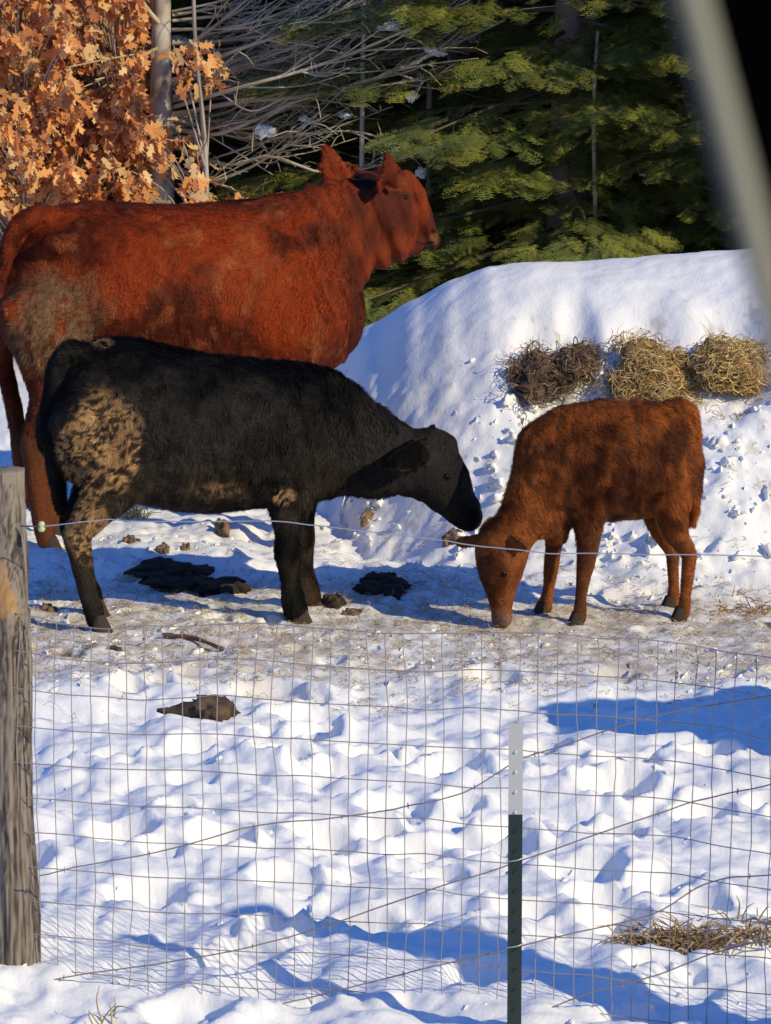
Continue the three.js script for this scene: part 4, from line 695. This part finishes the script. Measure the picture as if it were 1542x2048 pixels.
function strand(label, pts, r, mat, barbs, seed, group) {
  const R = rng(seed), w = pts.map(([px, py, dd = 0]) => { const x = (px - 771) / F * 11.8; return P(px, py, fenceD(x) - 0.05 + dd); }), c = curve(w, 90).map((v, i) => v.add(V(0, 0.0025 * noise2(i * 0.4, seed), 0.004 * noise2(i * 0.5, seed + 2)))), b = c[0].clone();
  const g = thing('fence_wire', label, 'wire', b, group);
  part('strand', tube(c.map((v) => v.clone().sub(b)), r, 6), mat, g);
  if (barbs) for (let i = 6; i < 88; i += 9) { const q = c[i].clone().sub(b), a = R() * 6; part('knot', mergeGeometries([0, 1].map((k) => { const d = V(0.3 * (R() - 0.5), Math.cos(a + k * 1.4), Math.sin(a + k * 1.4)).multiplyScalar(0.008); return tube([q.clone().sub(d), q.clone().add(d)], 0.0016, 5); })), mat, g); }
}
const bright = std(0.55, 0.55, 0.52, 0.4, { metalness: 0.5 });
strand('single pale top strand running from the post insulator across the animals', [[85, 1053], [200, 1040], [300, 1043], [550, 1043], [640, 1052], [760, 1066], [880, 1081], [1000, 1097], [1100, 1106], [1250, 1108], [1542, 1113], [1760, 1120]], 0.0016, bright, false, 1, 'loose fence wires');
strand('loose wire rising from the post to the steel post top, then to the right edge', [[80, 1752], [150, 1735], [330, 1700], [520, 1650], [680, 1635], [800, 1615], [920, 1588], [1040, 1520], [1130, 1490], [1320, 1430], [1542, 1392], [1700, 1370]], 0.002, wireMat2, true, 2, 'loose fence wires');
strand('loose wire rising across the lower snow past the green steel post', [[-120, 2010], [20, 1980], [150, 1952], [300, 1930], [500, 1895], [640, 1855], [800, 1800], [1040, 1722], [1250, 1650], [1400, 1600], [1542, 1570], [1700, 1540]], 0.002, wireMat2, true, 3, 'loose fence wires');
strand('lowest loose wire rising to the right across the bottom snow', [[520, 2190], [760, 2090], [920, 2050], [1060, 2030], [1180, 1985], [1300, 1955], [1420, 1910], [1542, 1875], [1700, 1830]], 0.002, wireMat2, true, 4, 'loose fence wires');
strand('middle loose wire tied to the green steel post near its centre', [[180, 2010], [380, 1890], [540, 1840], [700, 1800], [860, 1760], [1035, 1718], [1150, 1690], [1300, 1655], [1420, 1590], [1542, 1575], [1700, 1560]].map(([a, b]) => [a, b + 175]), 0.002, wireMat2, true, 5, 'loose fence wires');
{ // steel T-post
  const d = 10.98, t = P(1035, 1448, d), w = P(1035, 1630, d), b = V(t.x - 0.004, H(t.x, d) - 0.1, -d), g = thing('steel_fence_post', 'dark green steel fence post with a white painted top', 'fence post', b);
  const sh = new THREE.Shape([[-0.018, 0], [0.018, 0], [0.018, 0.004], [0.0025, 0.007], [0.0022, 0.034], [-0.0022, 0.034], [-0.0025, 0.007], [-0.018, 0.004]].map(([x, y]) => new THREE.Vector2(x, y)));
  const bar = (y0, y1) => { const e = new THREE.ExtrudeGeometry(sh, { depth: y1 - y0, bevelEnabled: true, bevelSize: 0.0008, bevelThickness: 0.0008, bevelSegments: 2 }); e.rotateX(-Math.PI / 2); e.translate(0, y0, 0); return e; };
  const lean = (m) => { m.position.x = 0; return m; };
  const green = std(0.009, 0.022, 0.019, 0.5), white = std(0.62, 0.63, 0.63, 0.55);
  const scuffW = paint(bar(w.y - b.y + 0.002, t.y - b.y), (x, y, z) => { const n = fbm3(x * 90, y * 40, z * 90, 3); return mixc([0.44, 0.45, 0.46], [0.3, 0.29, 0.27], sstep(0.12, 0.35, n)); });
  lean(part('white_top', scuffW, vcol(0.55), g)); lean(part('shaft', bar(0, w.y - b.y), green, g));
  for (let y = 0.1; y < t.y - b.y - 0.03; y += 0.054) { const s = part('stud', new THREE.CylinderGeometry(0.0035, 0.0045, 0.006, 8).rotateX(Math.PI / 2), y > w.y - b.y ? white : green, g); s.position.set(0, y, 0.003); }
  for (const py of [1720, 1892]) { const q = P(1035, py, d); part('wire_tie', tube(curve([V(-0.022, q.y - b.y - 0.006, -0.004), V(-0.012, q.y - b.y - 0.002, 0.006), V(0.012, q.y - b.y + 0.003, 0.006), V(0.022, q.y - b.y + 0.007, -0.004)], 8), 0.0017, 6), bright, g); }
}

// ---------------------------------------------------------------- outside the frame: what throws the blue shadows
{
  const R = rng(95);
  const bale = (label, x, y, d, turn, len = 0.95) => { const g = thing('hay_bale', label, 'hay bale', V(x - 0.12, y, -d - 0.05), 'hay bales stacked outside the frame at right'); g.rotation.y = turn; const geo = new THREE.BoxGeometry(len, 0.36, 0.46, 40, 16, 20), p = geo.attributes.position; for (let i = 0; i < p.count; i++) { const n = fbm3(p.getX(i) * 12 + x * 9, p.getY(i) * 12 + y * 5, p.getZ(i) * 12, 3) * 0.05; p.setXYZ(i, p.getX(i) * (1 + n), p.getY(i) + 0.18 + n * 0.4, p.getZ(i) * (1 + n)); } geo.computeVertexNormals(); part('hay', paint(geo, (a, b, c) => mixc([0.4, 0.28, 0.11], [0.2, 0.12, 0.05], clamp(0.5 + fbm3(a * 40, b * 40, c * 40, 3) * 1.6))), vcol(0.95), g); for (const s of [-0.22, 0.22]) part('twine', tube(curve([V(s, 0.005, 0.235), V(s, 0.18, 0.245), V(s, 0.365, 0.235), V(s, 0.372, 0), V(s, 0.365, -0.235), V(s, 0.18, -0.245), V(s, 0.005, -0.235)], 24), 0.003, 5), std(0.5, 0.3, 0.12), g); };
  const y0 = H(2.4, 13.4) - 0.02;
  for (const [i, [x, k, d, tn]] of [[2.5, 0, 13.2, 0.05], [2.55, 0, 13.75, -0.04], [3.5, 0, 13.25, 0], [3.52, 0, 13.8, 0.06], [2.5, 1, 13.25, -0.03], [2.62, 1, 13.78, 0.04], [3.5, 1, 13.4, 0.02], [2.56, 2, 13.3, 0.03], [3.45, 2, 13.5, -0.05]].entries()) bale(['hay bale at the bottom front of the stack outside the frame', 'hay bale at the bottom back of the stack outside the frame', 'hay bale at the bottom front, right end of the stack', 'hay bale at the bottom back, right end of the stack', 'second layer hay bale at the front of the stack', 'second layer hay bale at the back of the stack', 'second layer hay bale at the right end of the stack', 'topmost hay bale at the left of the stack', 'topmost hay bale at the right of the stack'][i], x, y0 + k * 0.375, d, tn);
}
{
  const b = V(1.72, H(1.72, 10.35) - 0.1, -10.35); woodPost('thick wooden fence post outside the frame at the lower right', b, b.clone().add(V(0.02, 1.75, 0)), 0.1, 0.09, 9.4);
}

// ---------------------------------------------------------------- the car the photograph is taken from
{
  const Y = 2.07, g = thing('car', 'dark car with its window open, only the grey window trim in view', 'car', V(0.3, Y, 0.2));
  const dark = std(0.012, 0.012, 0.016, 0.5), grey = std(0.3, 0.31, 0.29, 0.6), black = phys({ color: 0x040406, roughness: 1, specularIntensity: 0 }), paintM = phys({ roughness: 0.3, clearcoat: 0.8 }); paintM.color.setRGB(0.02, 0.025, 0.035);
  const L = (p) => p.sub(V(0.3, Y, 0.2));
  // body side with wheel arches, extruded across
  const s = new THREE.Shape(); s.moveTo(-2.3, 0.3); s.lineTo(-1.95, 0.28); s.absarc(-1.5, 0.33, 0.4, Math.PI, 0, true); s.lineTo(1.05, 0.25); s.absarc(1.5, 0.33, 0.4, Math.PI, 0, true); s.lineTo(2.25, 0.32); s.lineTo(2.3, 0.7); s.lineTo(2.1, 0.95); s.lineTo(1.05, 1.06); s.lineTo(-2.2, 1.1); s.lineTo(-2.35, 0.7); s.closePath();
  const lower = new THREE.ExtrudeGeometry(s, { depth: 1.7, bevelEnabled: true, bevelSize: 0.03, bevelThickness: 0.03, bevelSegments: 3, curveSegments: 18 }); lower.translate(0, -0.03, -0.82); part('body', lower, paintM, g);
  const roof = new THREE.BoxGeometry(1.7, 0.05, 1.45, 4, 1, 4); roof.translate(-0.85, 1.72, 0.03); part('roof', roof, paintM, g);
  for (const [x0, x1, z] of [[-2.1, -1.6, -0.72], [-2.1, -1.6, 0.8], [-0.62, -0.6, -0.74], [-0.62, -0.6, 0.82], [1.02, 0.02, 0.8]]) part('pillar', tube([V(x0, 1.05, z), V(x1, 1.71, z)], 0.045, 8), paintM, g);
  // front edge of the window opening: grey seal, black frame behind it
  const z = 0.62, lerpP = (ax, ay, bx, by, k) => P(lerp(ax, bx, k), lerp(ay, by, k), z);
  const q = (px, py) => L(P(px, py, z)), up = q(1384, 0), dn = q(1568, 700), dir = up.clone().sub(dn).normalize(), a = dn.clone().addScaledVector(dir, -0.2), e = up.clone().addScaledVector(dir, 0.32);
  const sideV = V(dir.y, -dir.x, 0).normalize();
  part('window_seal', tube([a, a.clone().lerp(e, 0.5), e], 0.0026, 12), grey, g);
  const fr = new THREE.BoxGeometry(0.07, a.distanceTo(e), 0.05, 2, 4, 2); const m = part('window_frame', fr, black, g); m.position.copy(a).lerp(e, 0.5).addScaledVector(sideV, 0.035 + 0.0022); m.rotation.z = -Math.atan2(dir.x, dir.y); m.position.z -= 0.024;
  for (const [x, zz] of [[-1.5, -0.72], [1.5, -0.72], [-1.5, 0.78], [1.5, 0.78]]) { const w = part('wheel', new THREE.TorusGeometry(0.245, 0.085, 14, 36), std(0.02, 0.02, 0.02, 0.9), g); w.position.set(x, 0.33, zz); w.name = 'wheel'; const r = part('rim', new THREE.CylinderGeometry(0.19, 0.19, 0.1, 24).rotateX(Math.PI / 2), std(0.5, 0.5, 0.5, 0.35, { metalness: 0.8 }), w); }
  const rd = new THREE.PlaneGeometry(240, 5.2, 60, 4); rd.rotateX(-Math.PI / 2); solo('road', rd, std(0.06, 0.06, 0.062, 0.95), 'dark asphalt road the car stands on', 'road', V(0, 2.066, 0.4), null, 'structure');
}
console.log('done');
renderer.render(scene, camera);
